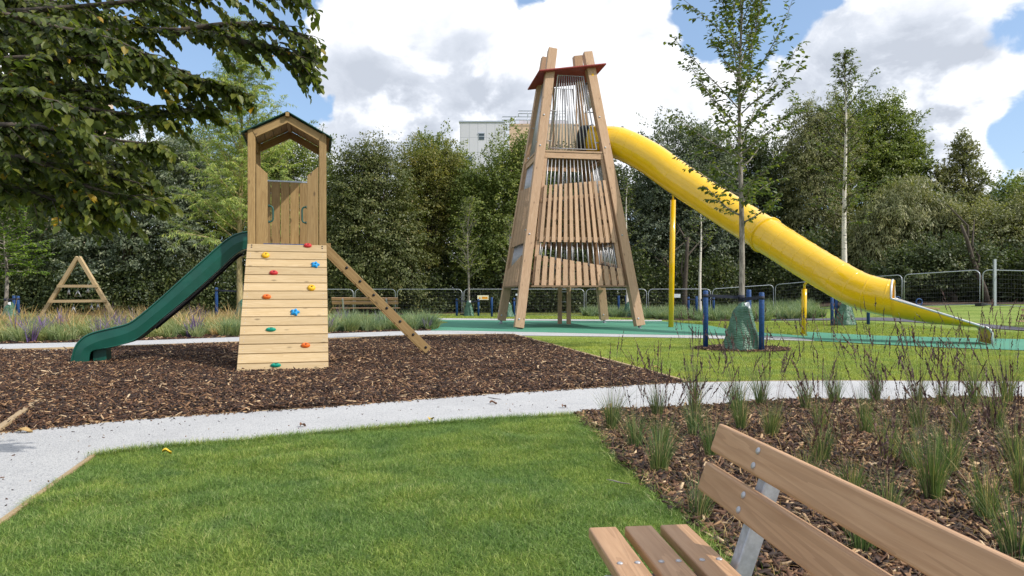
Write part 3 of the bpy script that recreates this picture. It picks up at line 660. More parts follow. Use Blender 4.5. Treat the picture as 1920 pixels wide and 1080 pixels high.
# climbing wall
top = TL(0, -.675, 2.07); bot = TL(0, -.675-1.76, 0.0); dn = (bot-top).normalized(); wn = tr.cross(dn); wn = wn if wn.dot(Vector((0, -1, .5))) > 0 else -wn
Lw = (bot-top).length; NP = 15; m = MB(50)
for i in range(NP):
    c = top+dn*(Lw*(i+.5)/NP); m.frame(c-wn*.02, tr, dn, wn, 1.33, Lw/NP-.013, .035, rnd=(i*.37) % 1)
    m.frame(top+dn*(Lw*(i+1)/NP)-wn*.032, tr, dn, wn, 1.325, .02, .012, rnd=.02)
cw = m.build('climbing_wall', W_RAMP, pt, bevel=.004, seg=1)
m = MB(51)
for s in (-1, 1): m.frame((top+bot)/2+tr*s*.62-wn*.08, dn, tr, wn, Lw-.05, .06, .09)
m.build('wall_stringer', W_POST, cw)
m = MB(52)
for i in range(NP):
    for s in (-1, 1):
        c = top+dn*(Lw*(i+.5)/NP)+tr*s*.60
        for q in (-.03, .03): m = MB(52); m.lathe(c+dn*q-wn*.003, [(.006, 0), (.005, .003)], 6, axis=wn); m.build('screw_head', M_GALV, cw)
for (u, v, colr, kind) in [(577, 461, 'red', 0), (498, 479, 'yellow', 1), (591, 497, 'blue', 2), (513, 512, 'red', 0), (584, 540, 'yellow', 1), (500, 557, 'orange', 0), (553, 586, 'blue', 2), (508, 618, 'teal', 3), (573, 648, 'orange', 0), (517, 685, 'teal', 3)]:
    c = rayplane(u, v, top, wn); mm = MB(u); NS = 30; prof = [(1, 0), (1.0, .25), (.86, .62), (.6, .9), (.34, 1.0), (.26, .72)]; H = .048; vs = []; fs = []
    for (rr, hh) in prof:
        for j in range(NS):
            a = 2*math.pi*j/NS; ra = .062
            if kind == 2: ra = .064*(1+.22*math.cos(5*a+.3)*min(1, rr*1.1))
            if kind == 1: ra = .066
            sxx = 1.12 if kind in (0, 3) else 1; syy = (.72 if kind == 0 else .66 if kind == 3 else .95)
            if kind == 3 and math.sin(a) < 0: syy *= .6
            if kind == 3: sxx = 1.25
            vs.append(c+tr*math.cos(a)*ra*rr*sxx-dn*math.sin(a)*ra*rr*syy*-1+wn*(hh*H))
    for i in range(len(prof)-1):
        for j in range(NS): fs.append((i*NS+j, i*NS+(j+1) % NS, (i+1)*NS+(j+1) % NS, (i+1)*NS+j))
    fs.append(tuple((len(prof)-1)*NS+j for j in range(NS)))
    mm.raw(vs, fs, smooth=True); mm.lathe(c+wn*(H*.6), [(.011, 0), (.011, .012), (.004, .012)], 8, axis=wn, mi=1)
    if kind == 1:
        for q in (-1, 1): mm.lathe(c+wn*(H*.75)+tr*.026*q-dn*.012, [(.010, 0), (.009, .010)], 8, axis=wn, mi=1)
    mm.build('climbing_hold', [HOLD[colr], M_BLACK], cw, label=colr+' climbing hold')
# green slide
def sp(x, y, off):   # crop pixel of the slide's side -> point on the plane of one side wall
    return rayplane(100+x/3.6, 400+y/3.6, TL(0, -.26, 0), ta)+ta*off
TOPE = [(1345, 120), (1325, 123), (1260, 135), (1200, 160), (1130, 212), (1000, 328), (850, 462), (700, 597), (560, 712), (500, 748), (430, 768), (350, 786), (260, 810), (205, 838), (162, 880), (137, 935), (118, 1015)]
BOTE = [(1345, 236), (1325, 238), (1285, 243), (1220, 282), (1100, 395), (900, 572), (700, 737), (600, 820), (540, 860), (450, 890), (350, 912), (275, 922), (250, 938), (243, 965), (238, 1015)]
def sm3(P_, n=4):
    out = []
    for i in range(len(P_)-1):
        a = P_[max(i-1, 0)]; b = P_[i]; c = P_[i+1]; d = P_[min(i+2, len(P_)-1)]
        for k in range(n):
            t = k/n; out.append(tuple(.5*((2*b[q])+(c[q]-a[q])*t+(2*a[q]-5*b[q]+4*c[q]-d[q])*t*t+(3*b[q]-a[q]-3*c[q]+d[q])*t**3) for q in range(2)))
    return out+[P_[-1]]
te, be = sm3(TOPE), sm3(BOTE)
def band(m, la, lb, **k):
    n = min(len(la), len(lb)); m.raw(la[:n]+lb[:n], [(i, i+1, n+i+1, n+i) for i in range(n-1)], smooth=True, **k)
def rs(L, n):
    d = [0]
    for a, b in zip(L[:-1], L[1:]): d.append(d[-1]+math.hypot(b[0]-a[0], b[1]-a[1]))
    return [(np.interp(q, d, [p[0] for p in L]), np.interp(q, d, [p[1] for p in L])) for q in np.linspace(0, d[-1], n)]
tE, bE = rs(te, 70), rs(be, 70)
slide = None; m = MB(60)
for off in (0, .52):
    inn = .03 if off == 0 else -.03
    o_t = [sp(x, y, off) for x, y in tE]; o_b = [sp(x, y, off) for x, y in bE]; i_t = [q+ta*inn for q in o_t]; i_b = [q+ta*inn for q in o_b]
    bulge = [a.lerp(b, .5)-ta*(.018 if off == 0 else -.018) for a, b in zip(o_t, o_b)]
    band(m, o_t, bulge, rnd=.5); band(m, bulge, o_b, rnd=.5); band(m, i_t, i_b, rnd=.5); band(m, o_t, i_t, rnd=.5); band(m, o_b, i_b, rnd=.5)
slide = m.build('slide', M_GREEN, pt, label='dark green plastic slide')
m = MB(61)
A = [sp(x*.72+x2*.28, y*.72+y2*.28, .02) for (x, y), (x2, y2) in zip(bE[:58], tE[:58])]; B = [q+ta*.48 for q in A]; band(m, A, B, rnd=.5)
A = [sp(x, y, .01) for x, y in tE[52:]]; band(m, A, [q+ta*.50 for q in A], rnd=.5)
A = [sp(x, y-4, .03) for x, y in bE[:-9]]; band(m, A, [q+ta*.46 for q in A], rnd=.5)
m.build('slide_bed', M_GREEN, slide)
m = MB(62)
for off in (-.004, .524):
    m.tube([sp(x, y, off) for x, y in tE], .016, 8); m.tube([sp(x, y-3, off+.004) for x, y in bE[:-8]], .011, 6)
m.build('slide_rim', M_GREEN, slide)
m = MB(63)
for off in (.06, .40): m.tube([sp(x, y+16, off) for x, y in bE[4:44]], .017, 6)
m.build('slide_rail', M_BLACK, slide)
m = MB(64); a = sp(300, 915, .12); m.frame(Vector((a.x, a.y, .21)), UZ, tr, ta, .46, .20, .012); b = sp(300, 915, .40); m.frame(Vector((b.x, b.y, .21)), UZ, tr, ta, .46, .20, .012)
for q in range(4): cc = a.lerp(b, .5)+tr*(-.09+q*.06); m.frame(Vector((cc.x, cc.y, .21)), UZ, tr, ta, .46, .012, .28)
m.build('slide_foot', M_GREEN, slide)
# ladder
la, lb = TL(.62, -.10, 0), None
ln = ta
s0 = rayplane(607, 462, TL(0, -.20, 0), ln); s1 = rayplane(803, 657, TL(0, -.20, 0), ln); ladder = None
for i, off in enumerate((0, .55)):
    m = MB(70+i); m.beam(s0+ta*off, s1+ta*off, .155, .055, side=(0, 0, 1), rnd=.3+.3*i); o = m.build('ladder_rail', W_POST, pt, bevel=.005)
    if i == 0: ladder = o
m = MB(72); m.frame(TL(.70, -.18, 2.04), UZ, tr, ta, .19, .10, .06); m.frame(TL(.70, .36, 2.04), UZ, tr, ta, .19, .10, .06); m.build('ladder_bracket', W_POST, pt)
for (u, v) in [(650, 502), (675, 527.5), (700.5, 553), (725, 577.5), (750, 602.5), (774.5, 627), (798, 651)]:
    c = rayplane(u, v, TL(0, -.20, 0), ln); m = MB(73); m.tube([c, c+ta*.55], .018, 8); m.lathe(c-ta*.028, [(.026, 0), (.026, -.010), (.014, -.018)], 10, axis=ta); m.build('rung', M_BLACK, pt)
m = MB(74)
for s in (-1, 1):
    for q in (-.02, .03): m.lathe(top+tr*s*.59+dn*(.06+q), [(.012, 0), (.010, .006)], 8, axis=wn)
m.build('bolt', M_BLACK, pt)

# ---------------------------------------------------------------- large climbing tower
CC = Vector((1.96, 25.0, 0)); ang = R(9); e1 = Vector((math.cos(ang), math.sin(ang), 0)); e2 = Vector((-e1.y, e1.x, 0))
def hs(z): return 2.1-.1492*z
def leg(sx, sy, z): return CC+e1*sx*hs(z)+e2*sy*hs(z)+UZ*z
bt = thing('climbing_tower', 'tall tapering larch climbing tower with steel bars and a yellow tube slide', 'climbing tower', CC)
for (sx, sy, z0, z1) in [(-1, -1, .05, 9.86), (1, -1, .09, 9.80), (-1, 1, .16, 10.0), (1, 1, .16, 10.12)]:
    a, b = leg(sx, sy, z0), leg(sx, sy, z1); m = MB(80+sx+3*sy); X = (b-a).normalized(); Y_ = (e1-X*X.dot(e1)).normalized(); Z_ = X.cross(Y_)
    for q in (-1, 1): m.frame((a+b)/2+Z_*q*.082, X, Y_, Z_, (b-a).length-(0 if q < 0 else .02), .31, .158, rnd=.35+.3*(q > 0)+.1*sx)
    lg = m.build('leg', W_LARCH, bt, bevel=.008)
    m = MB(84); m.tube([leg(sx, sy, -.05), leg(sx, sy, z0+.02)], .055, 10); m.frame(leg(sx, sy, .012), e1, e2, UZ, .22, .22, .012); m.build('foot', M_GALV, lg)
    m = MB(85)
    for zz in (.35, 3.2, 6.3, 7.4):
        for dd in (-.05,): m = MB(85); m.lathe(leg(sx, sy, zz)-e2*.165+e1*dd, [(.03, -.01), (.03, .012), (.018, .025)], 10, axis=-e2); m.build('bolt', M_GALV, lg)
        m = MB(85); m.lathe(leg(sx, sy, zz+.15)+e1*sx*.160, [(.03, -.01), (.03, .012), (.018, .025)], 10, axis=e1*sx); m.build('bolt', M_GALV, lg)
m = MB(86); c = leg(1, -1, 8.95)-e2*.168; m.frame(c, e1, UZ, e2, .08, .08, .004); m.build('sticker', HOLD['yellow'], bt)
FACES = [((-1, -1), (1, -1), (2.55, 2.0), (4.87, 5.16), True), ((-1, 1), (-1, -1), (2.0, 2.55), (5.1, 4.87), True), ((1, -1), (1, 1), (2.0, 2.5), (5.16, 4.9), False), ((1, 1), (-1, 1), (2.5, 2.0), (4.9, 5.1), True)]
for fi, (ca, cb, lo, hi_, cage) in enumerate(FACES):
    nrm = Vector(((ca[0]+cb[0])/2, (ca[1]+cb[1])/2, 0)); nrm = (e1*nrm.x+e2*nrm.y).normalized(); ax = (leg(*cb, 0)-leg(*ca, 0)).normalized()
    def FP(s, z, off=0): return leg(*ca, z).lerp(leg(*cb, z), s)+nrm*off
    for (name, z0, zt, wfrac, zz0) in (('lower_slats', 1.47, lo, .66, .155), ('upper_slats', 2.94, hi_, .58, .135)):
        m = MB(90+fi); N = 13; sa, sb = (.075, .925) if name == 'lower_slats' else (.085, .915)
        for i in range(N):
            c0 = sa+(sb-sa)*(i+.5)/N; hw = (sb-sa)/N*wfrac/2; s0_, s1_ = c0-hw, c0+hw; za = zt[0]+(zt[1]-zt[0])*s0_; zb = zt[0]+(zt[1]-zt[0])*s1_
            m.prism([FP(s0_, z0, zz0), FP(s1_, z0, zz0), FP(s1_, zb, zz0), FP(s0_, za, zz0)], -nrm*.045, grain=UZ, rnd=(i*.317+fi*.2) % 1)
        m.build(name, W_LARCH, bt)
        m = MB(95+fi)
        for (f0, f1) in ((z0+.12, z0+.12), (zt[0]-.16, zt[1]-.16)) if name == 'lower_slats' else ((z0+.12, z0+.12), (zt[0]-.5, zt[1]-.5)):
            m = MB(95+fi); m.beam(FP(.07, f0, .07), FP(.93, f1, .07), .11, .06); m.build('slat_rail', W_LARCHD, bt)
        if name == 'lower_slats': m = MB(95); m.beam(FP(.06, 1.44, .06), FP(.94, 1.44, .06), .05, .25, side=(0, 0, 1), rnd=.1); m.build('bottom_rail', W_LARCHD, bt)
        pass
    m = MB(100+fi)
    for s in (.088, .912):
        m = MB(int(s*100)+fi); m.prism([FP(s-.018, 1.5, .06), FP(s+.018, 1.5, .06), FP(s+.022, 5.9, .06), FP(s-.022, 5.9, .06)], -nrm*.07, grain=UZ); m.build('inner_post', W_LARCH, bt)
    m = MB(104+fi); m.beam(FP(.07, 5.98, .04), FP(.93, 5.98, .04), .19, .10, rnd=.8); m.beam(FP(.07, 6.12, .05), FP(.93, 6.12, .05), .06, .16, rnd=.3); m.build('cross_beam', W_LARCH, bt)
    m = MB(108+fi)
    for i in range(15):
        s = .12+.76*i/14; zb = lo[0]+(lo[1]-lo[0])*s-.28; m.tube([FP(s, zb, .015), FP(s, 3.02, .015)], .017, 6)
    m.build('lower_window_bars', M_STEEL, bt); m = MB(109+fi)
    for i in range(15):
        s = .13+.74*i/14
        if i < 14: zb = hi_[0]+(hi_[1]-hi_[0])*s-.5; m.tube([FP(s, zb, .015), FP(s, 5.92, .015)], .017, 6)
    m.build('upper_window_bars', M_STEEL, bt)
    m = MB(112+fi); za, zb = (6.24, 8.92) if cage else (8.0, 8.92); fr = [FP(.14, za, 0), FP(.86, za, 0), FP(.80, zb, 0), FP(.20, zb, 0)]
    m.tube(fr+[fr[0]], .028, 8)
    for i in range(1, 12):
        q = i/12; m.tube([fr[0].lerp(fr[1], q), fr[3].lerp(fr[2], q)], .018, 6)
    for (k, zz) in ((0, 6.5), (0, 7.6), (1, 6.5), (1, 7.6)):
        if cage:
            s = (.15+(.11)*(zz-za)/(zb-za)) if k == 0 else (.85-(.11)*(zz-za)/(zb-za)); e = .13 if k == 0 else .87
            m.tube([FP(s, zz, 0), FP(.09 if k == 0 else .91, zz, 0)], .02, 6)
    m.build('bar_cage', M_STEEL, bt)
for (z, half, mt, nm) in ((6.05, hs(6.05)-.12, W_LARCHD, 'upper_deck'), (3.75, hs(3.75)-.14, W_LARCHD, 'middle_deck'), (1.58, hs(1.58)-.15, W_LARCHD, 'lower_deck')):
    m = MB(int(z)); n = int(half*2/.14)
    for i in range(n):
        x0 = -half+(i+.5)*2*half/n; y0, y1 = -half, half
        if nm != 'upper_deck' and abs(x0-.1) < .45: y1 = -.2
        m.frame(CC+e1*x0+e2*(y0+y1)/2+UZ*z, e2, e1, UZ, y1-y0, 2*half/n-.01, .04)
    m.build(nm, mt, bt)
m = MB(120)
for dx, dy, zt in ((-.04, .75, 6.0), (.23, .45, 6.0), (-.5, -.2, 9.0), (.45, .15, 9.0)):
    p = CC+e1*dx+e2*dy; 
    if zt > 6.5: m.frame(p+UZ*7.5, UZ, e1, e2, 2.9, .05, .05, rnd=.1)
    else: m.frame(p+UZ*3.0, UZ, e1, e2, 5.9, .14, .14, rnd=.5)
m.build('centre_post', W_LARCH, bt)
m = MB(121)
for k in range(14): m.tube([CC+e1*-.04+e2*.75+UZ*(.5+k*.38), CC+e1*.23+e2*.45+UZ*(.5+k*.38)], .02, 6)
m.build('rung', M_GALV, bt)
m = MB(122)
for i, (x0, x1) in enumerate(((-1.7, -.3), (-.3, 1.2))): m.tube([CC+e1*x0+e2*.9+UZ*2.1, CC+e1*(x0+x1)/2+e2*.95+UZ*1.95, CC+e1*x1+e2*.8+UZ*2.3], .018, 6)
m.build('rope', M_BELT, bt)
m = MB(123); th = math.atan(.15); X = (e1+UZ*math.tan(th)).normalized(); N_ = X.cross(e2)
m.frame(CC+UZ*9.12, X, e2, N_, 2.45, 2.25, .055); m.build('roof_panel', M_RED, bt, bevel=.02)

# yellow tube slide
ctl = [(1108, 265, 24.85, .56), (1135, 266, 24.6, .56), (1165, 270, 24.35, .56), (1215, 295, 23.85, .56), (1262, 328, 23.3, .555), (1330, 373.5, 22.1, .54), (1400, 418, 20.9, .528), (1436, 440.5, 20.1, .517),
       (1518.5, 492.6, 18.75, .49), (1563, 519, 18.0, .475), (1607, 543, 17.5, .468), (1645, 554.5, 17.15, .462), (1674, 559.5, 16.95, .457)]
cp = [(*P(u, v, Y), r) for u, v, Y, r in ctl]
def cr(P_, n):
    out = []
    for i in range(len(P_)-1):
        a = P_[max(i-1, 0)]; b = P_[i]; c = P_[i+1]; d = P_[min(i+2, len(P_)-1)]
        for k in range(n):
            t = k/n; out.append([.5*((2*b[q])+(c[q]-a[q])*t+(2*a[q]-5*b[q]+4*c[q]-d[q])*t*t+(3*b[q]-a[q]-3*c[q]+d[q])*t**3) for q in range(4)])
    out.append(list(P_[-1])); return out
cc = cr(cp, 8); pts = [Vector(q[:3]) for q in cc]; rad = [q[3] for q in cc]
dist = [0]
for a, b in zip(pts[:-1], pts[1:]): dist.append(dist[-1]+(b-a).length)
def at_d(d):
    i = max(0, min(len(dist)-2, int(np.searchsorted(dist, d))-1)); t = (d-dist[i])/(dist[i+1]-dist[i]); return pts[i].lerp(pts[i+1], t), rad[i]+(rad[i+1]-rad[i])*t, (pts[i+1]-pts[i]).normalized()
m = MB(130); n = 48
hd = Vector((.83, -.557, 0)).normalized(); m.tube(pts, rad, n, caps=False, tend=hd, rnd=.5); m.tube(pts, [r-.02 for r in rad], n, caps=False, tend=hd, rnd=.5)
tube = m.build('tube_slide', M_YEL, bt, label='glossy yellow tube slide')
m = MB(131); d = .25
dfl = dist[min(range(len(pts)), key=lambda i: (pts[i]-Vector(cp[7][:3])).length)]
while d < dist[-1]-.1:
    straight = 1.9 < d < dfl-.1
    if not straight:
        p, r_, t_ = at_d(d); m.tube([p-t_*.022, p-t_*.012, p+t_*.012, p+t_*.022], [r_, r_+.006, r_+.006, r_], n, caps=False, rnd=.5)
    elif (int(d/.42) % 4) == 0: 
        p, r_, t_ = at_d(d); m.tube([p-t_*.02, p-t_*.01, p+t_*.01, p+t_*.02], [r_, r_+.004, r_+.004, r_], n, caps=False, rnd=.5)
    d += .42
m.build('seam', M_YEL, tube)
p, r_, t_ = at_d(dfl); m = MB(132); m.tube([p-t_*.035, p-t_*.03, p+t_*.03, p+t_*.035], [r_-.01, r_+.045, r_+.045, r_-.01], n, caps=False, rnd=.5); m.build('flange', M_YEL, tube)
p, r_, t_ = at_d(.0); m = MB(133); m.tube([p-t_*.34, p-t_*.34, p-t_*.02, p+t_*.02, p+t_*.02], [r_-.05, r_+.0, r_+.02, r_+.05, r_-.03], n, caps=False); m.build('entry_flange', M_BLACK, tube)
# open chute
p0 = pts[-1]; r0 = rad[-1]; hd = Vector((.90, -.42, 0)).normalized(); sd_ = Vector((-hd.y, hd.x, 0)); # sd_ points away from the camera
endp = P(1834, 612, 15.85); endz = endp.z; Lc = ((endp-p0).xy.length); hd = Vector((.83, -.557, 0)).normalized(); sd_ = Vector((-hd.y, hd.x, 0))
rows = []; NSX = 20; near = []; far = []
q0 = Vector((p0.x, p0.y, 0)); q2 = Vector((11.0, 16.15, 0)); t0 = hd.copy(); t2 = Vector((.94, -.34, 0)).normalized()
cr_ = t0.x*t2.y-t0.y*t2.x; aa = ((q2-q0).x*t2.y-(q2-q0).y*t2.x)/cr_ if abs(cr_) > 1e-4 else 1; q1 = q0+t0*max(.2, min(1.6, aa)); hw = r0
for k in range(17):
    t = k/16; c = q0*(1-t)**2+q1*2*t*(1-t)+q2*t*t; tg = ((q1-q0)*(1-t)+(q2-q1)*t).normalized(); sv = Vector((-tg.y, tg.x, 0))
    zr_ = p0.z*(1-t)+endz*t; zb_ = (p0.z-r0)*(1-t)**1.6+(endz-.02)*(1-(1-t)**1.6); dep = max(.02, zr_-zb_)
    row = [c+sv*(hw*math.cos(a))+UZ*(zr_-dep*math.sin(a)) for a in [math.pi*j/NSX for j in range(NSX+1)]]
    rows.append(row); far.append(row[0]); near.append(row[-1])
for k in range(1, 10):
    a = R(90)*min(k, 8)/8; c = q2+t2*(.18*math.sin(a)); z = endz-.18*(1-math.cos(a)) if k < 9 else .03
    f = [c+sv*hw*math.cos(math.pi*j/NSX)+UZ*z for j in range(NSX+1)]; rows.append(f); far.append(f[0]); near.append(f[-1])
sd_ = Vector((-hd.y, hd.x, 0))
m = MB(134); W_ = NSX+1; vs = [q for r in rows for q in r]
m.raw(vs, [(i*W_+j, i*W_+j+1, (i+1)*W_+j+1, (i+1)*W_+j) for i in range(len(rows)-1) for j in range(NSX)], smooth=True, rnd=.5)
ch = m.build('slide_chute', M_YELM, tube); md = ch.modifiers.new('t', 'SOLIDIFY'); md.thickness = .012
m = MB(135); arc = [p0+sd_*(r0*math.cos(a))+UZ*(r0*math.sin(a)) for a in [math.pi*j/24 for j in range(25)]]
# the rim: far side, over the mouth, down the near side
m.tube(list(reversed(far))+arc[1:-1]+near, .026, 8); m.build('chute_rim', M_GALVL, tube)
for (u, v, Y, u1, v1, r_, uu, vv) in [(1258, 612, 23.95, 1262, 375, .095, 1265, 358), (1507, 627, 19.85, 1508, 542, .072, 1513, 528)]:
    b = P(u, v, Y); b.z = .02; tp = P(u1, v1, Y-.15); m = MB(136); m.tube([b, b.lerp(tp, .5), tp], r_, 14); sp_ = m.build('support_post', M_YEL, bt)
    m = MB(137); q = P(uu, vv, Y-.4); m.tube([tp, tp.lerp(q, .5)+Vector((-.03, 0, .02)), q], .035, 8); m.build('bracket', M_YEL, sp_)

# ---------------------------------------------------------------- benches
def bench(label, length, loc, rotz, inset, group='slatted park benches'):
    """local frame: y=0 is the far end, bench runs to y=-length, sitter faces -x, back at +x"""
    b = thing('park_bench', label, 'bench', (0, 0, 0), group)
    for i in range(3):
        m = MB(140+i); x = .292+i*.118; m.frame((x, -length/2, .4325), (0, 1, 0), (1, 0, 0), (0, 0, 1), length, .092, .035, rnd=.35+.13*i); o = m.build('seat_slat', W_BENCH, b, bevel=.007, seg=3, local=True)
        m = MB(143)
        for yy in (inset, length-inset):
            for dx in (-.022, .028): m = MB(143); m.lathe((x+dx, -yy, .449), [(.0085, 0), (.0085, .003), (.005, .005)], 12); m.build('bolt', M_STEEL, o, local=True)
    ld = Vector((.332, 0, .943)).normalized(); lp = Vector((-.943, 0, .332))
    for i, (zc) in enumerate((.608, .732)):
        x = .605+(zc-.564)*.352; c = Vector((x, 0, zc)); m = MB(146+i); m.frame(c+Vector((0, -length/2, 0))-lp*.0175, (0, 1, 0), ld, lp, length, .094, .035, rnd=.55+.3*i); o = m.build('back_slat', W_BENCH, b, bevel=.008, seg=3, local=True)
        m = MB(148)
        for yy in (inset, length-inset):
            for dz in (-.022, .022):
                m = MB(148); m.lathe(c+ld*dz+Vector((0, -yy, 0))-lp*.001, [(.0105, 0), (.0105, .003), (.006, .0065)], 14, axis=lp); m.build('bolt', M_STEEL, o, local=True)
    for yy in (inset, length-inset):
        m = MB(150); base = Vector((.605, -yy, .564))-lp*.062; m.beam(base-ld*.19, base+ld*.20, .045, .05, side=(0, 1, 0)); m.beam((.23, -yy, .385), (.61, -yy, .385), .05, .05, side=(0, 0, 1))
        m.beam((.42, -yy, .36), (.42, -yy, .02), .06, .06, side=(1, 0, 0)); m.frame((.42, -yy, .012), (1, 0, 0), (0, 1, 0), (0, 0, 1), .16, .14, .012)
        m.build('support', M_GALV, b, bevel=.004, local=True)
    b.location = loc; b.rotation_euler = (0, 0, rotz); return b
bench('hardwood slatted bench with galvanised supports at the bottom right, seen close up', 1.9, (0.0, 2.165, 0), R(6.0), .30)
bench('distant hardwood slatted bench standing behind the grasses between the two towers', 2.1, (-4.5, 27.8, .07), R(-90), .36).scale = (1.25, 1.25, 1.25)

# ---------------------------------------------------------------- mesh fence
fpts = [(545, 37.6), (664, 37.3), (743, 37.0), (868, 36.6), (980, 36.5), (1097, 36.4), (1214, 36.2), (1334, 36.0), (1452, 35.6), (1572, 33.2), (1693, 29.6), (1840, 27.0), (2010, 25.0)]
FL = ['mesh fence panel farthest left, partly behind the ladder of the small tower', 'mesh fence panel behind the right half of the distant bench', 'mesh fence panel just right of the distant bench', 'mesh fence panel carrying the yellow warning sign',
      'mesh fence panel behind the left legs of the climbing tower', 'mesh fence panel behind the right legs of the climbing tower', 'mesh fence panel behind the tall yellow slide post', 'mesh fence panel directly behind the staked lawn tree',
      'mesh fence panel behind the short yellow slide post', 'mesh fence panel rising behind the lower end of the yellow tube', 'mesh fence panel on the slope beyond the open slide chute', 'mesh fence panel at the right edge of the picture']
for i, lab in enumerate(FL):
    (u0, Y0), (u1, Y1) = fpts[i], fpts[i+1]; a = Vector(((u0-960)/F*Y0, Y0, 0)); b = Vector(((u1-960)/F*Y1, Y1, 0)); a.z = float(hgt(a.x, a.y)); b.z = float(hgt(b.x, b.y))
    d = (b-a).normalized(); a = a+d*.05; b = b-d*.05; H = 1.42; z0 = .03 if i < 9 else .06
    t = thing('mesh_fence', lab, 'fence panel', a, 'temporary mesh fence panels')
    m = MB(i); rc = .22; L = []
    L.append(a+UZ*z0)
    for k in range(7): q = R(90)*k/6; L.append(a+d*(rc*(1-math.cos(q)))+UZ*(H-rc+rc*math.sin(q)))
    for k in range(7): q = R(90)*(1-k/6); L.append(b-d*(rc*(1-math.cos(q)))+UZ*(H-rc+rc*math.sin(q)))
    L.append(b+UZ*z0); m.tube(L+[L[0]], .019, 6); m.build('frame', M_GALV, t)
    m = MB(i); n = int((b-a).length/.09)
    for k in range(1, n): q = a.lerp(b, k/n); m.tube([q+UZ*z0, q+UZ*(H-.02-(max(0, .1-min(k, n-k)*.04)))], .0013, 3, caps=False)
    for k in range(1, 8): m.tube([a+UZ*(z0+k*(H-z0)/8), b+UZ*(z0+k*(H-z0)/8)], .0024, 3, caps=False)
    m.build('mesh', M_WIRE, t)
    m = MB(i); m.frame(b+d*.05+UZ*.05, d, d.cross(UZ), UZ, .22, .55, .12); m.build('foot_block', M_BLACK, t)
m = MB(160); p = P(1865, 575, 26.6); g0 = float(hgt(p.x, p.y)); m.frame((p.x, p.y, g0+(2.52-g0)/2), UZ, (1, 0, 0), (0, 1, 0), 2.52-g0, .085, .085); m.box((p.x, p.y, 2.525), (.095, .095, .012))
tag(m.build('galvanised_post', M_GALV), 'tall galvanised square post standing in the mesh fence at the right', 'post')
# signs on the fence
M_SW = plain('sign_cream', (.80, .76, .55), .5); M_SO = plain('sign_orange', (.80, .36, .02), .5); M_SR = plain('sign_rust', (.50, .16, .02), .5); M_SG = plain('sign_grey', (.62, .68, .72), .5)
def sign(label, u, v, wpx, hpx, Y, base):
    p = P(u, v, Y); s = thing('fence_sign', label, 'sign', p, None); k = Y/F; m = MB(1); m.frame(p, (1, 0, 0), (0, 0, 1), (0, 1, 0), wpx*k, hpx*k, .012); m.build('board', base, s); return s, p, k
s, p, k = sign('cream warning sign with orange triangle and orange panel on the fence', 905.5, 558, 21, 8.6, 36.45, M_SW)
m = MB(2); q = p+Vector((-6*k, -.012, -.2*k)); m.prism([q+Vector((-2.0*k, 0, -2*k)), q+Vector((2.0*k, 0, -2*k)), q+Vector((0, 0, 2.2*k))], (0, .004, 0)); m.build('warning_triangle', M_SO, s)
m = MB(3); q = p+Vector((3.6*k, -.010, -.5*k)); m.frame(q, (1, 0, 0), (0, 0, 1), (0, 1, 0), 10.5*k, 4.2*k, .004); m.build('orange_panel', M_SO, s)
m = MB(4); q = p+Vector((3.4*k, -.014, .9*k))
for x in range(7): m.frame(q+Vector(((-4.2+x*1.4)*k, 0, 0)), (1, 0, 0), (0, 0, 1), (0, 1, 0), 1.0*k, .9*k, .003)
m.build('lettering', M_SR, s)
s, p, k = sign('plain white sign on the fence just right of the tall yellow post', 1268.5, 554.5, 14.5, 7, 36.05, M_SG)
s, p, k = sign('tiny white sign on the fence between the left legs of the climbing tower', 970, 552.5, 6.5, 3.6, 36.4, M_SG)

# ---------------------------------------------------------------- stakes and watering bags
def stake(label, x, y, h, r=.055, belt=None, bz=None):
    z = float(hgt(x, y)); s = thing('tree_stake', label, 'tree stake', (x, y, z), 'round blue tree stakes')
    m = MB(int(abs(x*7))); m.lathe((x, y, z), [(r, -.1), (r, h-.02), (r-.012, h)], 14); m.build('stake', M_BLUE, s)
    if belt:
        bx, by = belt; d = Vector((bx-x, by-y, 0)); L = d.length; d.normalize(); n = Vector((-d.y, d.x, 0)); bz = h-.11 if bz is None else bz
        m = MB(3); m.beam(Vector((x, y, z+bz))+d*r-n*.01, Vector((bx, by, z+bz-.035))-d*.05-n*.01, .065, .008, side=(0, 0, 1)); m.beam(Vector((x, y, z+bz))+d*r+n*.02, Vector((bx, by, z+bz-.035))-d*.05+n*.02, .065, .008, side=(0, 0, 1))
        m.lathe((x, y, z+bz), [(r+.006, -.035), (r+.006, .035)], 14); m.lathe((bx, by, z+bz-.035), [(.072, -.05), (.072, .05)], 14); m.build('belt', M_BELT, s)
def bagmat():
    m, t, b = newmat('woven_green_bag'); pos = t.node('ShaderNodeTexCoord').outputs['Object']; n = t.noise(pos, 5, 5, .65, .6); n2 = t.noise(t.vmath('MULTIPLY', pos, (1, 1, 5)), 9, 4, .6)
    c = t.mix(t.smooth(n, .3, .7), (.026, .088, .052), (.058, .155, .095)); t.l.new(c, b.inputs['Base Color']); setp(b, Roughness=.34); b.inputs['Specular IOR Level'].default_value = .6
    n3 = t.node('ShaderNodeTexWave'); n3.inputs['Scale'].default_value = 7; n3.inputs['Distortion'].default_value = 9; n3.inputs['Detail'].default_value = 3; n3.bands_direction = 'Z'; t.l.new(pos, n3.inputs['Vector'])
    bump(t, b, t.math('ADD', t.math('ADD', n, t.math('MULTIPLY', n2, .7)), t.math('MULTIPLY', n3.outputs[1], .15)), .6, .05); return m
M_BAG = bagmat(); M_TAG = plain('white_tag', (.7, .72, .75), .5)
from mathutils import noise as mnoise
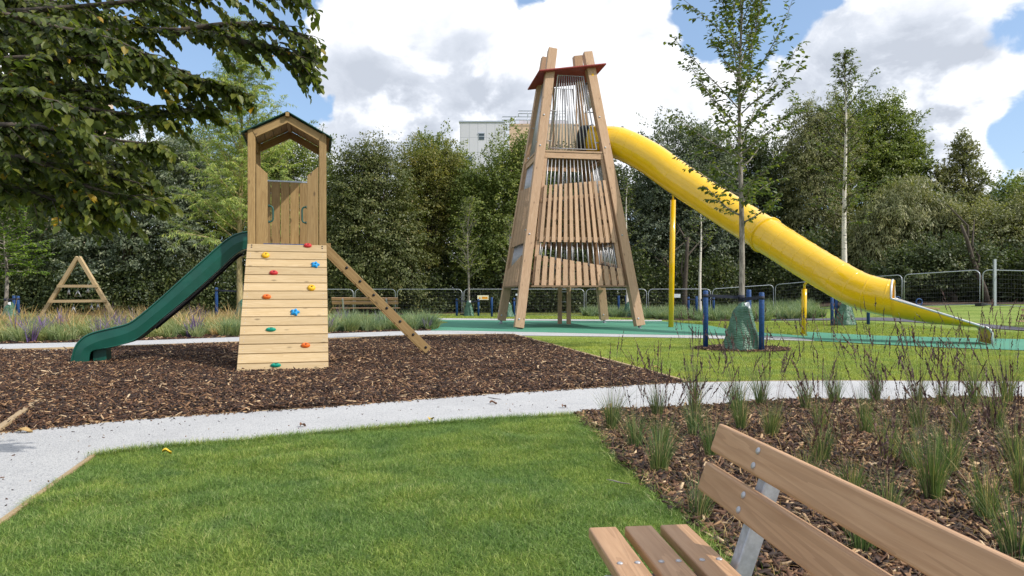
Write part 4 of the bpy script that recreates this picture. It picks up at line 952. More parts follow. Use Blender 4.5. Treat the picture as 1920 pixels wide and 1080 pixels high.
def bag(label, x, y, h, wd, seed):
    z = float(hgt(x, y)); t = thing('watering_bag', label, 'watering bag', (x, y, z), 'green slow release watering bags'); NS, NR = 72, 44; vs = []; rn = random.Random(seed); ph = rn.random()*6; sk = rn.uniform(-.2, .2)
    for i in range(NR+1):
        q = i/NR; r0_ = wd/2*(1.08-.70*q**.9)*(1 if q > .04 else .93+1.7*q)*(1 if q < .9 else 1-(q-.9)*4); zz = h*q*.97
        for j in range(NS):
            a = 2*math.pi*j/NS; nx = mnoise.noise(Vector((math.cos(a)*1.6+ph, math.sin(a)*1.6, q*3.2))); n2 = mnoise.noise(Vector((math.cos(a)*3+ph, math.sin(a)*3-ph, q*11)))
            ridge = 1-abs(mnoise.noise(Vector((math.cos(a)*2.2-ph, math.sin(a)*2.2+4, q*6))))*2.2
            r = r0_*(1+.13*nx+.035*n2+.035*ridge)+.012*math.cos(a*9+ph+q*3)*q; top_ = .07*h*math.cos(a+ph)*q**3
            vs.append(Vector((x+r*math.cos(a)*1.06+sk*h*.3*q*q, y+r*math.sin(a)*.86, z+zz+top_)))
    m = MB(seed); m.raw(vs, [(i*NS+j, i*NS+(j+1) % NS, (i+1)*NS+(j+1) % NS, (i+1)*NS+j) for i in range(NR) for j in range(NS)]+[tuple(NR*NS+j for j in range(NS))], smooth=True); m.build('bag', M_BAG, t)
    m = MB(seed); k = .12*h
    m.raw([Vector((x+.05*h, y-.12*h, z+h*.93)), Vector((x+.15*h, y-.10*h, z+h*.90)), Vector((x+.13*h, y-.08*h, z+h*1.05)), Vector((x+.02*h, y-.10*h, z+h*1.02))], [(0, 1, 2, 3)])
    o = m.build('tag', M_TAG, t); o.modifiers.new('t', 'SOLIDIFY').thickness = .006
TX, TY = 4.87, 14.5
def U(u, Y): return ((u-960)/F*Y, Y)
stake('left stake of the tree standing on the front lawn', *U(1323, 14.6), 1.26, belt=(TX, TY)); stake('right stake of the tree standing on the front lawn', *U(1428, 13.96), 1.22, belt=(TX, TY)); stake('rear stake of the tree standing on the front lawn, behind its trunk', *U(1404, 15.6), 1.285)
bag('large crumpled green watering bag round the trunk on the front lawn', *U(1391, 14.25), .98, .74, 3)
stake('blue stake left of the birch behind the yellow tube', *U(1560, 24.5), 1.02); stake('blue stake close beside the bag of the birch behind the tube', *U(1568, 24.9), 1.0); stake('blue stake showing under the yellow tube near its mouth', *U(1628, 24.3), 1.05)
bag('green watering bag of the birch behind the yellow tube', *U(1584, 24.6), .88, .72, 8)
Y3 = 33.0; b3 = U(1313, Y3); stake('leftmost stake of the thin birch in the far grass bed', *U(1291, Y3), 1.03, belt=b3); stake('stake touching the thin birch in the far grass bed', *U(1306, Y3-.4), 1.06); stake('right stake of the thin birch in the far grass bed', *U(1338, Y3), 1.02, belt=b3)
Y4 = 35.3; b4 = U(878.5, Y4); stake('stake left of the green bag under the warning sign tree', *U(856.5, Y4), .93, belt=b4); stake('stake right of that bag, just below the warning sign', *U(897, Y4), .91, belt=b4); bag('green watering bag left of the warning sign', *U(879, Y4-.1), .80, .52, 11)
Y5 = 34.2; b5 = U(953, Y5); stake('thick blue stake standing between warning sign and climbing tower', *U(922, Y5), 1.0); stake('blue stake seen between the left legs of the climbing tower', *U(964, Y5), .97, belt=U(976, Y5)); stake('blue stake partly hidden by the front left tower leg', *U(976, Y5), .98); bag('green watering bag peeping out behind the rear left tower leg', *U(952, Y5-.2), .72, .62, 14)
Y6 = 25.5; b6 = U(450, Y6); stake('blue stake left of the pale trunked willow, under the green slide', *U(406, Y6), 1.42, belt=b6); stake('blue stake right of the pale willow trunk, beside the climbing wall', *U(459, Y6+.5), 1.52, belt=b6); bag('dark green watering bag at the foot of the pale trunked willow', *U(457, Y6-.3), .95, .8, 17)
Y7 = 26.0; b7 = U(11, Y7); stake('front blue stake of the small tree at the left edge', *U(34, Y7), 1.10, belt=b7); stake('rear blue stake of the small tree at the left edge', *U(26, Y7+.8), 1.13); bag('pale green watering bag at the left edge of the picture', *U(17, Y7-.3), .84, .66, 20)
Y8 = 35.0; stake('blue stake seen between the right legs of the climbing tower', *U(1160, Y8), 1.08); stake('blue stake behind the birch beside the right tower leg', *U(1174, Y8+.8), 1.1); bag('green watering bag seen between the right legs of the climbing tower', *U(1178, Y8), .78, .62, 23)

# ---------------------------------------------------------------- trapeze frame and small far things
Ya = 25.5; f = thing('trapeze_frame', 'timber A shaped frame with hanging metal triangles among the grasses at the left', 'trapeze frame', P(148, 600, Ya))
for (u0, v0, u1, v1) in [(146, 482, 66, 612), (148, 482, 222, 606)]:
    m = MB(u0); m.beam(P(u0, v0, Ya), P(u1, v1, Ya+.1), .125, .12, side=(1, 0, 0)); m.build('leg', W_RAMP, f)
for (u0, v0, u1, v1) in [(108, 536.5, 183, 536.5), (92, 565, 199, 564)]:
    m = MB(u0); m.beam(P(u0, v0, Ya-.05), P(u1, v1, Ya-.05), .10, .10); m.build('crossbar', W_RAMP, f)
for (u, v, w_, h_) in [(129, 543, 4, 9), (146, 545, 12, 11), (165, 541, 4, 8), (138, 575, 9, 12), (172, 572, 6, 9), (184, 570, 6, 10)]:
    k = Ya/F; a = P(u, v, Ya); m = MB(u); b1 = a+Vector((-w_*k/2, 0, -h_*k)); b2 = a+Vector((w_*k/2, 0, -h_*k)); m.tube([a, b1, b2, a], .022, 6); m.tube([a, a+UZ*(.16 if v < 560 else .1)], .008, 5); m.build('trapeze', M_STEEL, f)
p = P(1716, 583, 26.5); g0 = float(hgt(p.x, p.y)); s = thing('seesaw', 'small tan seesaw board with two blue handles beyond the slide chute', 'seesaw', (p.x, p.y, g0))
m = MB(1); m.beam((p.x-.9, p.y, g0+.36), (p.x+.9, p.y, g0+.16), .24, .06, side=(0, 1, 0)); m.build('board', W_LARCH, s)
m = MB(2); m.lathe((p.x, p.y, g0), [(.12, 0), (.09, .22)], 12); m.build('pivot', M_BLACK, s)
for q in (-.72, .12):
    m = MB(3); c = Vector((p.x+q-.0, p.y-.05, g0+.30-.1*q)); m.tube([c+Vector((.12*math.cos(a), 0, .14+.12*math.sin(a))) for a in [R(x) for x in range(0, 361, 30)]], .025, 6); m.tube([c, c+UZ*.06], .02, 6); m.build('handle', M_BLUE, s)
p = P(1940, 590, 22.5); g0 = float(hgt(p.x, p.y)); s = thing('balance_beam', 'reddish timber balance steps just entering the right edge', 'balance beam', (p.x, p.y, g0))
for i, (u, v, w_) in enumerate([(1944, 581, 52), (1944, 591.5, 54), (1944, 602, 70)]):
    q = P(u, v, 22.4-.2*i); m = MB(i); m.beam(q-Vector((w_*.0088, 0, 0)), q+Vector((w_*.0088, 0, 0)), .07 if i < 2 else .04, .14); m.build('beam', W_LARCH, s)
m = MB(8)
for q in (-.2, .2): m.box((p.x+q, p.y+.1, g0+.28), (.09, .09, .6), 2)
m.build('post', W_LARCHD, s)

# ---------------------------------------------------------------- buildings far behind
def clad(name, c, line, sx, sz, mo=.02):
    m, t, b = newmat(name); br = t.node('ShaderNodeTexBrick'); br.offset = 0; g_ = attr(t, 'grain')
    br.inputs['Color1'].default_value = (*c, 1); br.inputs['Color2'].default_value = (*[x*.93 for x in c], 1); br.inputs['Mortar'].default_value = (*line, 1)
    br.inputs['Scale'].default_value = 1; br.inputs['Mortar Size'].default_value = mo; br.inputs['Brick Width'].default_value = sx; br.inputs['Row Height'].default_value = sz
    s = t.node('ShaderNodeSeparateXYZ'); t.l.new(t.node('ShaderNodeNewGeometry').outputs['Position'], s.inputs[0]); cmb = t.node('ShaderNodeCombineXYZ'); t.l.new(t.math('ADD', s.outputs[0], s.outputs[1]), cmb.inputs[0]); t.l.new(s.outputs[2], cmb.inputs[1])
    t.l.new(cmb.outputs[0], br.inputs['Vector']); t.l.new(br.outputs[0], b.inputs['Base Color']); setp(b, Roughness=.7); return m
M_CLAD = clad('grey_cladding', (.56, .55, .61), (.40, .40, .45), 1.5, 2.6, .05); M_TAN = clad('tan_render', (.60, .42, .29), (.50, .36, .26), 3, 3); M_WIN = plain('window_glass', (.06, .08, .10), .15)
M_BEIGE = clad('beige_brick', (.58, .44, .36), (.45, .35, .3), .8, .4)
Yb = 120; k = Yb/F; b = thing('apartment_block', 'pale grey clad building with one small window rising behind the trees', 'building', P(905, 590, Yb))
z1 = P(0, 229, Yb).z; xl = P(862, 0, Yb).x; xr = P(945.5, 0, Yb).x
m = MB(1); m.box(((xl+xr)/2, Yb+5, z1/2), (xr-xl, 10, z1), 2); m.build('wall', M_CLAD, b)
m = MB(2); m.box(((xl+xr)/2, Yb+5, z1+.1), (xr-xl+.3, 10.3, .22), 0); m.build('coping', M_GALV, b)
for (u, v, w_, h_) in [(903, 256, 10, 12), (880, 300, 10, 12), (930, 300, 10, 12)]:
    p = P(u, v, Yb); m = MB(u); m.box((p.x, Yb-.02, p.z), (w_*k, .1, h_*k), 0); o = m.build('window', M_WIN, b); m = MB(u); m.box((p.x, Yb-.09, p.z), (w_*k, .05, .1), 0); m.box((p.x, Yb-.08, p.z+h_*k/2), (w_*k+.2, .12, .15), 0); m.build('window_frame', M_GALV, o)
p = P(954, 254, Yb+4); m = MB(9); m.box((xr+.01, Yb+4, p.z), (.1, 5, 1.4), 1); m.build('window', M_WIN, b)
b = thing('rooftop_block', 'tan walled block with rooftop railings behind the grey building', 'building', P(1010, 590, 140)); Yc = 140; kk = Yc/F
zt = P(0, 232, Yc).z; xa = P(955, 0, Yc).x; xb = P(1085, 0, Yc).x; m = MB(1); m.box(((xa+xb)/2, Yc+6, zt/2), (xb-xa, 12, zt), 2); m.build('wall', M_TAN, b)
m = MB(2); za = P(0, 219, Yc).z; m.box((P(1020, 0, Yc).x, Yc+7, (zt+za)/2), (P(1060, 0, Yc).x-P(968, 0, Yc).x, 8, za-zt), 0); m.build('plant_room', M_CLAD, b)
m = MB(3)
for (ua, ub, va, vb) in [(942, 1060, 219, 231), (972, 1060, 208, 218)]:
    for vv in (va, (va+vb)/2): m.tube([P(ua, vv, Yc-.5), P(ub, vv, Yc-.5)], .09, 5)
    for q in range(6): uu = ua+(ub-ua)*q/5; m.tube([P(uu, va, Yc-.5), P(uu, vb+1, Yc-.5)], .09, 5)
m.build('railing', M_GALV, b)
b = thing('brick_flats', 'beige brick flats glimpsed through the leaves at the left', 'building', P(60, 590, 95)); Yd = 95; zt = P(0, 150, Yd).z; xa = P(-60, 0, Yd).x; xb = P(118, 0, Yd).x
m = MB(1); m.box(((xa+xb)/2, Yd+6, zt/2), (xb-xa, 12, zt), 2); m.build('wall', M_BEIGE, b)
for j in range(5):
    for i in range(4):
        p = P(-20+i*36, 120+j*45, Yd); m = MB(i); m.box((p.x, Yd-.02, p.z), (1.2, .1, 1.5), 0); o = m.build('window', M_WIN, b); m = MB(i); m.box((p.x, Yd-.1, p.z), (.1, .06, 1.5), 2); m.build('window_frame', M_SW, o)
# ---------------------------------------------------------------- trees
def leaf_quads(c, ax, nm, L, Wd, six=False, droop=0):
    """c base points, ax unit axes, nm rough normals -> verts, quads"""
    n = len(c); s = np.cross(ax, nm); s /= np.linalg.norm(s, axis=1)[:, None]+1e-9; u = np.cross(s, ax)
    L = L[:, None]; Wd = Wd[:, None]
    if six:
        R_ = [c, c+ax*L-u*L*.10, c+ax*L*.30+s*Wd*.5+u*L*.10, c+ax*L*.68+s*Wd*.40+u*L*.07, c+ax*L*.30-s*Wd*.5+u*L*.10, c+ax*L*.68-s*Wd*.40+u*L*.07]
        V = np.stack(R_, 1).reshape(-1, 3); b0 = np.arange(n)[:, None]*6; Q = np.concatenate([b0+np.array([0, 2, 3, 1]), b0+np.array([0, 1, 5, 4])], 0); return V, Q, 6
    V = np.stack([c, c+ax*L*.45+s*Wd*.5, c+ax*L, c+ax*L*.45-s*Wd*.5], 1).reshape(-1, 3); b0 = np.arange(n)[:, None]*4
    return V, b0+np.array([0, 1, 2, 3]), 4
def unit(v): return v/(np.linalg.norm(v, axis=-1, keepdims=True)+1e-9)
def crown_tree(name, label, base, blobs, mat, bmat, seed, ncl=1100, lpc=26, leaf=.17, lw=.55, spray=(.9, .26), droop=0.0, up=.35, trunk_r=.22, fine=1.0, group='trees along the back of the playground', cat='tree', nlimb=14, flat=.42):
    ncl = int(ncl*.72); lpc = int(lpc*1.9); leaf *= .86
    """blobs: list of (cx,cy,cz,rx,ry,rz) relative to the base"""
    rg_ = np.random.default_rng(seed); rn = random.Random(seed); x0, y0 = base; z0 = float(hgt(x0, y0)); B = np.array(blobs, float); wt = (B[:, 3]*B[:, 4]+B[:, 3]*B[:, 5])**1.0; wt /= wt.sum()
    k = rg_.choice(len(B), ncl, p=wt); d = unit(rg_.normal(size=(ncl, 3))); q = .42+.43*rg_.random(ncl)**.55+.135*np.minimum(1.7, np.abs(rg_.normal(size=ncl)))**1.5
    # lumpy radius
    lump = 1+.16*np.sin(d[:, 0]*5+seed)*np.sin(d[:, 2]*6+seed*2)+.10*np.sin(d[:, 1]*9+d[:, 2]*8+seed)
    C = B[k, :3]+d*B[k, 3:6]*(q*lump)[:, None]; C[:, 2] = np.maximum(C[:, 2], .5+rg_.random(ncl))
    dirv = unit(d*np.array([1, 1, .6])+np.array([0, 0, up-droop])+rg_.normal(0, .35, (ncl, 3)))
    K = np.repeat(np.arange(ncl), lpc); n = len(K); t = rg_.random(n); sl_, sr = spray; szc = (.6+.8*rg_.random(ncl))[K]; side = rg_.normal(size=(n, 3))*np.array([1, 1, flat])
    pos = C[K]+dirv[K]*((t-.5)*sl_*szc)[:, None]+side*(sr*1.12*szc*(1.15-t))[:, None]-np.array([0, 0, 1])*(droop*.5*t**2)[:, None]
    ax = unit(dirv[K]*.6+rg_.normal(0, .6, (n, 3))+np.array([0, 0, -.25-droop])); nm = unit(rg_.normal(0, .17, (n, 3))+np.array([0, 0, .75])+d[K]*.45+side*.38)
    L = leaf*(.6+.8*rg_.random(n)); V, Q, m_ = leaf_quads(pos, ax, nm, L, L*lw)
    tone = np.repeat(rg_.random(ncl), lpc); r = np.clip(.55*rg_.random(n)+.45*tone, 0, 1)
    t_ = thing(name, label, cat, (x0, y0, z0), group); V = V+np.array([x0, y0, z0])
    m = MB(seed); zt = B[:, 2].max()+B[:, 5].max()*.3; bz = B[0, 2]-B[0, 5]*.5
    tp = [Vector((x0, y0, z0-.1))]; lean = rn.uniform(-.5, .5)
    for i in range(1, 7): f_ = i/6; tp.append(Vector((x0+(B[0, 0]+lean*.5)*f_+rn.uniform(-.12, .12), y0+B[0, 1]*f_+rn.uniform(-.12, .12), z0+zt*.85*f_)))
    m.tube(tp, [trunk_r*(1.15-.16*i) for i in range(7)], 8)
    for i in range(nlimb):
        tgt = C[rn.randrange(ncl)]; tgt = Vector((x0+tgt[0]*.93, y0+tgt[1]*.93, z0+tgt[2]*.97)); j = min(5, max(1, int((tgt.z-z0)/zt*4))); a = tp[j].lerp(tp[j-1], rn.random()); mid = a.lerp(tgt, .5)+Vector((rn.uniform(-.3, .3), rn.uniform(-.3, .3), .3)); m.tube([a, mid, tgt], [trunk_r*.36, trunk_r*.2, .02], 5)
    m.build('trunk', bmat, t_); o = quads('crown', V, Q, mat, t_, rnd=np.repeat(r, m_)); return t_
def ellblob(u, v, Y, wpx, hpx, dp=None):
    k = Y/F; p = P(u, v, Y); return [p.x, 0, p.z, wpx/2*k, (dp or wpx/2*k*.75), hpx/2*k]
def bgtree(label, u0, Y, bl, mat, seed, bmat=None, name='tree', **kw):
    x0 = (u0-960)/F*Y; z0 = float(hgt(x0, Y)); B = []
    for (u, v, w_, h_) in bl: e = ellblob(u, v, Y, w_, h_); e[0] -= x0; e[2] -= z0; B.append(e)
    return crown_tree(name, label, (x0, Y), B, LM[mat], bmat or B_BROWN, seed, **kw)
bgtree('dark blue green tree filling the gap behind the swing frame', 230, 43, [(250, 400, 300, 330), (330, 330, 170, 160)], 'blue', 1, ncl=1700, lpc=26, leaf=.20, up=.1)
bgtree('dark tree at the far left behind the overhanging branches', 40, 46, [(40, 400, 300, 380)], 'dark', 2, ncl=1200)
bgtree('yellowish green tree top above the blue green tree', 385, 50, [(375, 360, 210, 250), (340, 290, 90, 110)], 'mid', 3, ncl=1500)
bgtree('rounded mid green tree seen through the roof opening of the small tower', 550, 46, [(555, 370, 200, 270), (500, 340, 120, 170)], 'mid', 4, ncl=1600)
bgtree('dense bronze green hornbeam just right of the small tower', 690, 40, [(690, 420, 190, 300), (645, 470, 120, 230), (740, 480, 120, 200), (680, 330, 110, 130)], 'brown', 5, ncl=1900, lpc=34, leaf=.16, spray=(1.4, .40), up=-.05, droop=.15, flat=.13)
bgtree('yellowing tree between the bronze hornbeam and the grey building', 800, 43, [(800, 380, 120, 230), (835, 350, 90, 170), (775, 330, 60, 90)], 'yellow', 6, ncl=1500, leaf=.15)
bgtree('sparse dark green tree with ragged tips left of the grey building', 822, 49, [(822, 340, 110, 190), (800, 280, 60, 60), (860, 320, 70, 80)], 'mid', 7, ncl=700, leaf=.18, lpc=20)
bgtree('bright green tree in front of the grey building', 940, 42, [(950, 400, 150, 290), (985, 330, 90, 170), (900, 430, 110, 230), (880, 360, 60, 90)], 'mid', 8, ncl=2200, leaf=.16)
bgtree('dark green tree behind the climbing tower', 1080, 45, [(1080, 400, 220, 280)], 'dark', 9, ncl=1600)
bgtree('grey green tree above the upper bend of the yellow tube', 1280, 44, [(1270, 320, 170, 200), (1230, 440, 130, 220), (1330, 420, 170, 260), (1320, 300, 90, 130)], 'blue', 10, ncl=2500, leaf=.18)
bgtree('deep green tree behind the staked lawn tree', 1425, 46, [(1430, 400, 170, 290), (1400, 330, 90, 160)], 'dark', 11, ncl=1700)
bgtree('feathery olive tree left of the tall birch', 1525, 43, [(1530, 370, 130, 320), (1515, 268, 90, 150), (1565, 262, 90, 150)], 'olive', 12, ncl=2100, leaf=.17, droop=.4, lw=.35, up=.1)
bgtree('tall dark tree with touches of autumn right of the birch', 1650, 45, [(1640, 360, 170, 310), (1665, 275, 120, 190), (1610, 262, 90, 160), (1700, 320, 90, 140)], 'mid', 13, ncl=2400, leaf=.18)
bgtree('grey olive willow like tree sweeping down behind the tube mouth', 1700, 38, [(1700, 430, 190, 190), (1660, 480, 150, 160), (1760, 440, 100, 150)], 'olive', 14, ncl=2200, droop=.7, lw=.26, leaf=.24, up=0, spray=(1.1, .22))
bgtree('pointed conifer like grey tree standing against the clouds', 1805, 44, [(1808, 350, 70, 160), (1805, 285, 34, 70), (1770, 340, 40, 70), (1800, 410, 100, 120)], 'olive', 15, ncl=800, leaf=.18, spray=(.8, .2), up=.6)
bgtree('broad yellow green bush above the fence at the right edge', 1860, 36, [(1865, 460, 170, 150), (1820, 440, 90, 110), (1920, 440, 120, 140)], 'olive', 16, ncl=1800, leaf=.15)
bgtree('distant dark green tree at the right edge skyline', 1895, 62, [(1900, 390, 110, 110), (1960, 380, 130, 120)], 'mid', 17, ncl=800, leaf=.26, spray=(1.2, .4))
bgtree('dark leaning tree over the fence beyond the open chute', 1790, 33, [(1770, 500, 170, 110), (1700, 520, 120, 90)], 'dark', 18, ncl=900, leaf=.16, trunk_r=.16)
bgtree('green tree beyond the right edge of the picture', 2060, 40, [(2060, 400, 260, 300)], 'mid', 19, ncl=800)
bgtree('green tree beyond the left edge of the picture', -170, 44, [(-170, 400, 300, 380)], 'mid', 20, ncl=800)

# wood behind: reads as one mass
def mass(name, label, spots, mat, seed, ncl, lpc, leaf, cat='woodland', zmin=.1):
    rg_ = np.random.default_rng(seed); VV = []; QQ = []; RR = []; off = 0; tot = len(spots)
    for (u, v, Y, w_, h_, dp) in spots:
        k = Y/F; p = P(u, v, Y); n_ = ncl; d = unit(rg_.normal(size=(n_, 3))); q = .35+.65*rg_.random(n_)**.5; rr = np.array([w_/2*k, dp, h_/2*k]); C = np.array([p.x, Y, p.z])+d*rr*q[:, None]; C[:, 2] = np.maximum(C[:, 2], zmin+hgt(C[:, 0], C[:, 1])+rg_.random(n_)*.5)
        K = np.repeat(np.arange(n_), lpc); n = len(K); pos = C[K]+rg_.normal(0, .32, (n, 3))*np.array([1, 1, .6]); ax = unit(rg_.normal(size=(n, 3))+np.array([0, 0, -.3])); nm = unit(rg_.normal(0, .6, (n, 3))+np.array([0, 0, 1])); L = leaf*(.6+.8*rg_.random(n))
        V, Q, m_ = leaf_quads(pos, ax, nm, L, L*.6); VV.append(V); QQ.append(Q+off); off += len(V); RR.append(np.repeat(np.clip(.6*rg_.random(n)+.4*np.repeat(rg_.random(n_), lpc), 0, 1), m_))
    o = quads(name, np.concatenate(VV), np.concatenate(QQ), mat, rnd=np.concatenate(RR)); return tag(o, label, cat, kind='stuff')
rn_ = random.Random(4)
tl = [(-150, 330), (0, 300), (100, 290), (200, 280), (300, 275), (400, 290), (500, 290), (600, 300), (700, 320), (780, 320), (860, 320), (940, 300), (1020, 290), (1100, 300), (1180, 300), (1260, 290), (1340, 290), (1430, 290), (1520, 270), (1600, 260), (1680, 290), (1760, 400), (1850, 420), (1940, 410), (2050, 330)]
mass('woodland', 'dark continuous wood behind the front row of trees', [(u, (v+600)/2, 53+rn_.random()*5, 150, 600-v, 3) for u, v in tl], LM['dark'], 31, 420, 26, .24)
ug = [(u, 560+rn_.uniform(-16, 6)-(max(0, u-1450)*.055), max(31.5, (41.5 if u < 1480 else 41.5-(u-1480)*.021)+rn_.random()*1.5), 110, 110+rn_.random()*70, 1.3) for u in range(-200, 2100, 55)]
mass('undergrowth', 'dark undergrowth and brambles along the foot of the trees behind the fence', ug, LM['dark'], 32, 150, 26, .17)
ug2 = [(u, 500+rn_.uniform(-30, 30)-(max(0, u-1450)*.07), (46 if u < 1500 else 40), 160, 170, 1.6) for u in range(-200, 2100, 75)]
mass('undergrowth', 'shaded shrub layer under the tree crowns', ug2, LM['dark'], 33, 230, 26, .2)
# leaf litter ground under the trees
def litter():
    xs_ = np.arange(-50, 50, 1.0); fx = [((u-960)/F*Y, Y) for u, Y in fpts]; pts_ = [(-40, 36.5), (-15, 37.5)]+fx+[(60, 12)]
    poly = pts_+[(90, 12), (90, 75), (-90, 75), (-90, 36.5)]; return poly
lp_ = litter(); gx = np.arange(-60, 60, 1.5); gy = np.arange(20, 72, 1.5); X_, Y_2 = np.meshgrid(gx, gy); ok = inpoly(X_.ravel(), Y_2.ravel()-.8, lp_); idx2 = np.arange(X_.size).reshape(X_.shape)
QQ = np.stack([idx2[:-1, :-1].ravel(), idx2[:-1, 1:].ravel(), idx2[1:, 1:].ravel(), idx2[1:, :-1].ravel()], 1); QQ = QQ[ok[QQ].all(1)]
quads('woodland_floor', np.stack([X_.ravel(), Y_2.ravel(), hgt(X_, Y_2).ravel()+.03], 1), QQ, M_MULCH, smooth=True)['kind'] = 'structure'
# bare stems and trunks in the dark
for i, (u, Y, h, r_, lab) in enumerate([(1283, 40, 4.5, .17, 'grey forked trunk in the wood right of the tall yellow post'), (1263, 40.3, 4.2, .10, 'slim grey stem leaning beside the forked trunk in the wood'), (1850, 31.5, 3.6, .13, 'brown leaning trunk beyond the fence near the right edge'),
      (690, 41, 4, .12, 'thin dark trunk in the wood above the distant bench'), (775, 42, 4.2, .11, 'thin dark trunk in the wood left of the warning sign'), (1615, 38, 3.6, .14, 'dark trunk in the wood under the yellow tube')]):
    x = (u-960)/F*Y; z = float(hgt(x, Y)); rn = random.Random(i); t_ = thing('bare_tree', lab, 'tree trunk', (x, Y, z), 'bare trunks standing in the wood'); m = MB(i); lx = (-1.2 if u == 1850 else rn.uniform(-.3, .3)); pp = [Vector((x+lx*(q/5)**1.2+rn.uniform(-.05, .05), Y, z+h*q/5)) for q in range(6)]; m.tube(pp, [r_*(1-.1*q) for q in range(6)], 8)
    for k in range(3): a = pp[2+k]; m.tube([a, a+Vector((rn.uniform(-.5, .5), .1, .7)), a+Vector((rn.uniform(-1.2, 1.2), .2, 1.7))], [r_*.6, r_*.4, .02], 6)
    m.build('trunk', B_BROWN, t_)

# young trees grown branch by branch
def grow(name, label, base, H, z0, rfun, nb, mat, bmat, seed, tr0=.055, elev=(35, 65), leafL=.085, lw=.62, per_m=26, twigs=6, twl=.36, droop=0, six=True, wob=.03, cat='tree', group=None, whorl=2.39996, spread=.05, curve=.25):
    x0, y0 = base; gz = float(hgt(x0, y0)); rn = random.Random(seed); rg_ = np.random.default_rng(seed); t_ = thing(name, label, cat, (x0, y0, gz), group)
    m = MB(seed); tp = []; NSEG = 14
    for i in range(NSEG+1): f_ = i/NSEG; tp.append(Vector((x0+wob*math.sin(f_*7+seed)*f_*3, y0+wob*math.cos(f_*5+seed)*f_*2, gz+H*f_)))
    m.tube([Vector((x0, y0, gz-.05))]+tp[1:], [tr0*(1-.93*(i/NSEG)**1.15)+.004 for i in range(NSEG+1)], 10); m.build('trunk', bmat, t_)
    mb = MB(seed+1); cs = []; axs = []; nms = []
    def put(a, b, per):
        L = (b-a).length; n = max(1, int(L*per+rn.random())); d = (b-a).normalized()
        for _ in range(n):
            q = rn.random(); p_ = a.lerp(b, q); az = rn.uniform(0, 6.283); o = Vector((math.cos(az), math.sin(az), rn.uniform(-.5, .4))); ax = (d*.7+o*.8+Vector((0, 0, -.35-droop))).normalized()
            cs.append(tuple(p_+o*spread*rn.random())); axs.append(tuple(ax)); nms.append((rn.gauss(0, .45), rn.gauss(0, .45)-.25, 1))
    for i in range(nb):
        f_ = (i+.5)/nb; z = z0+(H-z0)*f_**.95; az = i*whorl+rn.uniform(-.4, .4); L = rfun(f_)*rn.uniform(.75, 1.2); el = R(elev[0]+(elev[1]-elev[0])*f_+rn.uniform(-9, 9)); j = z/H*NSEG; a = tp[int(min(j, NSEG-1))].lerp(tp[int(min(j, NSEG-1))+1], j-int(min(j, NSEG-1)))
        d = Vector((math.cos(az)*math.cos(el), math.sin(az)*math.cos(el), math.sin(el))); P_ = [a]; cur = a; Ls = L/math.cos(el)*.85 if math.cos(el) > .35 else L*1.4; n = 6
        for k in range(n):
            d = (d+Vector((rn.gauss(0, .10), rn.gauss(0, .10), rn.gauss(0, .06)+curve*.18-droop*.30))).normalized(); cur = cur+d*Ls/n; P_.append(cur)
        rb = max(.006, tr0*.30*(1-.6*f_)); mb.tube(P_, [rb*(1-.85*k/n)+.0015 for k in range(n+1)], 5)
        for k in range(n):
            if k >= 1: put(P_[k], P_[k+1], per_m*.6)
        for q in range(twigs):
            s = (q+1+rn.random()*.6)/(twigs+.8)*n; k = min(n-1, int(s)); p_ = P_[k].lerp(P_[k+1], s-k if s-k <= 1 else 1); dd = (P_[k+1]-P_[k]).normalized(); az2 = rn.uniform(0, 6.283); sd2 = Vector((math.cos(az2), math.sin(az2), rn.uniform(-.2, .5))); dv = (dd*.8+sd2*.75).normalized(); tl_ = twl*rn.uniform(.5, 1.3)*(1.1-.5*q/twigs)*(.5+.5*L/rfun(.3)); e1_ = p_+dv*tl_*.5; e2_ = e1_+(dv+Vector((0, 0, -.3-droop*1.5))).normalized()*tl_*.5
            mb.tube([p_, e1_, e2_], [.004, .003, .0012], 4); put(p_, e1_, per_m); put(e1_, e2_, per_m*1.2)
    put(tp[-2], tp[-1], per_m)
    mb.build('branches', bmat if bmat is not B_BIRCH else B_BROWN, t_); C = np.array(cs); n = len(C); L = leafL*(.65+.6*rg_.random(n)); V, Q, m_ = leaf_quads(C, unit(np.array(axs)), unit(np.array(nms)), L, L*lw, six); quads('crown', V, Q, mat, t_, rnd=np.repeat(rg_.random(n), m_)); return t_
grow('young_tree', 'slender young staked tree growing on the front lawn before the yellow tube', (TX, TY), 8.6, 2.6, lambda f: 1.75*(1-f)**.55*(.55+.8*min(1, f*3+.2)), 44, LM['young'], B_GREY, 7, tr0=.066, elev=(22, 68), leafL=.10, per_m=33, twigs=10, twl=.5, curve=.45)
grow('birch', 'tall white trunked birch behind the lower part of the yellow tube', U(1584, 24.8), 9.85, 3.6, lambda f: 1.65*(1-f)**.7*(.6+.6*min(1, f*3)), 40, LM['birch'], B_BIRCH, 9, tr0=.105, elev=(20, 60), leafL=.10, per_m=34, twigs=8, twl=.6, droop=.12, six=False)
grow('birch', 'thin white birch in the far grass bed, seen below the yellow tube', b3, 6.6, 3.2, lambda f: 1.1*(1-f)**.7, 22, LM['birch'], B_BIRCH, 10, tr0=.075, elev=(25, 60), leafL=.11, per_m=14, twigs=5, twl=.5, six=False)
grow('birch', 'thin birch just right of the climbing tower legs', U(1176, 35.6), 7.0, 3.4, lambda f: 1.1*(1-f)**.7, 20, LM['birch'], B_BIRCH, 12, tr0=.07, elev=(25, 60), leafL=.11, per_m=14, twigs=5, twl=.5, six=False)
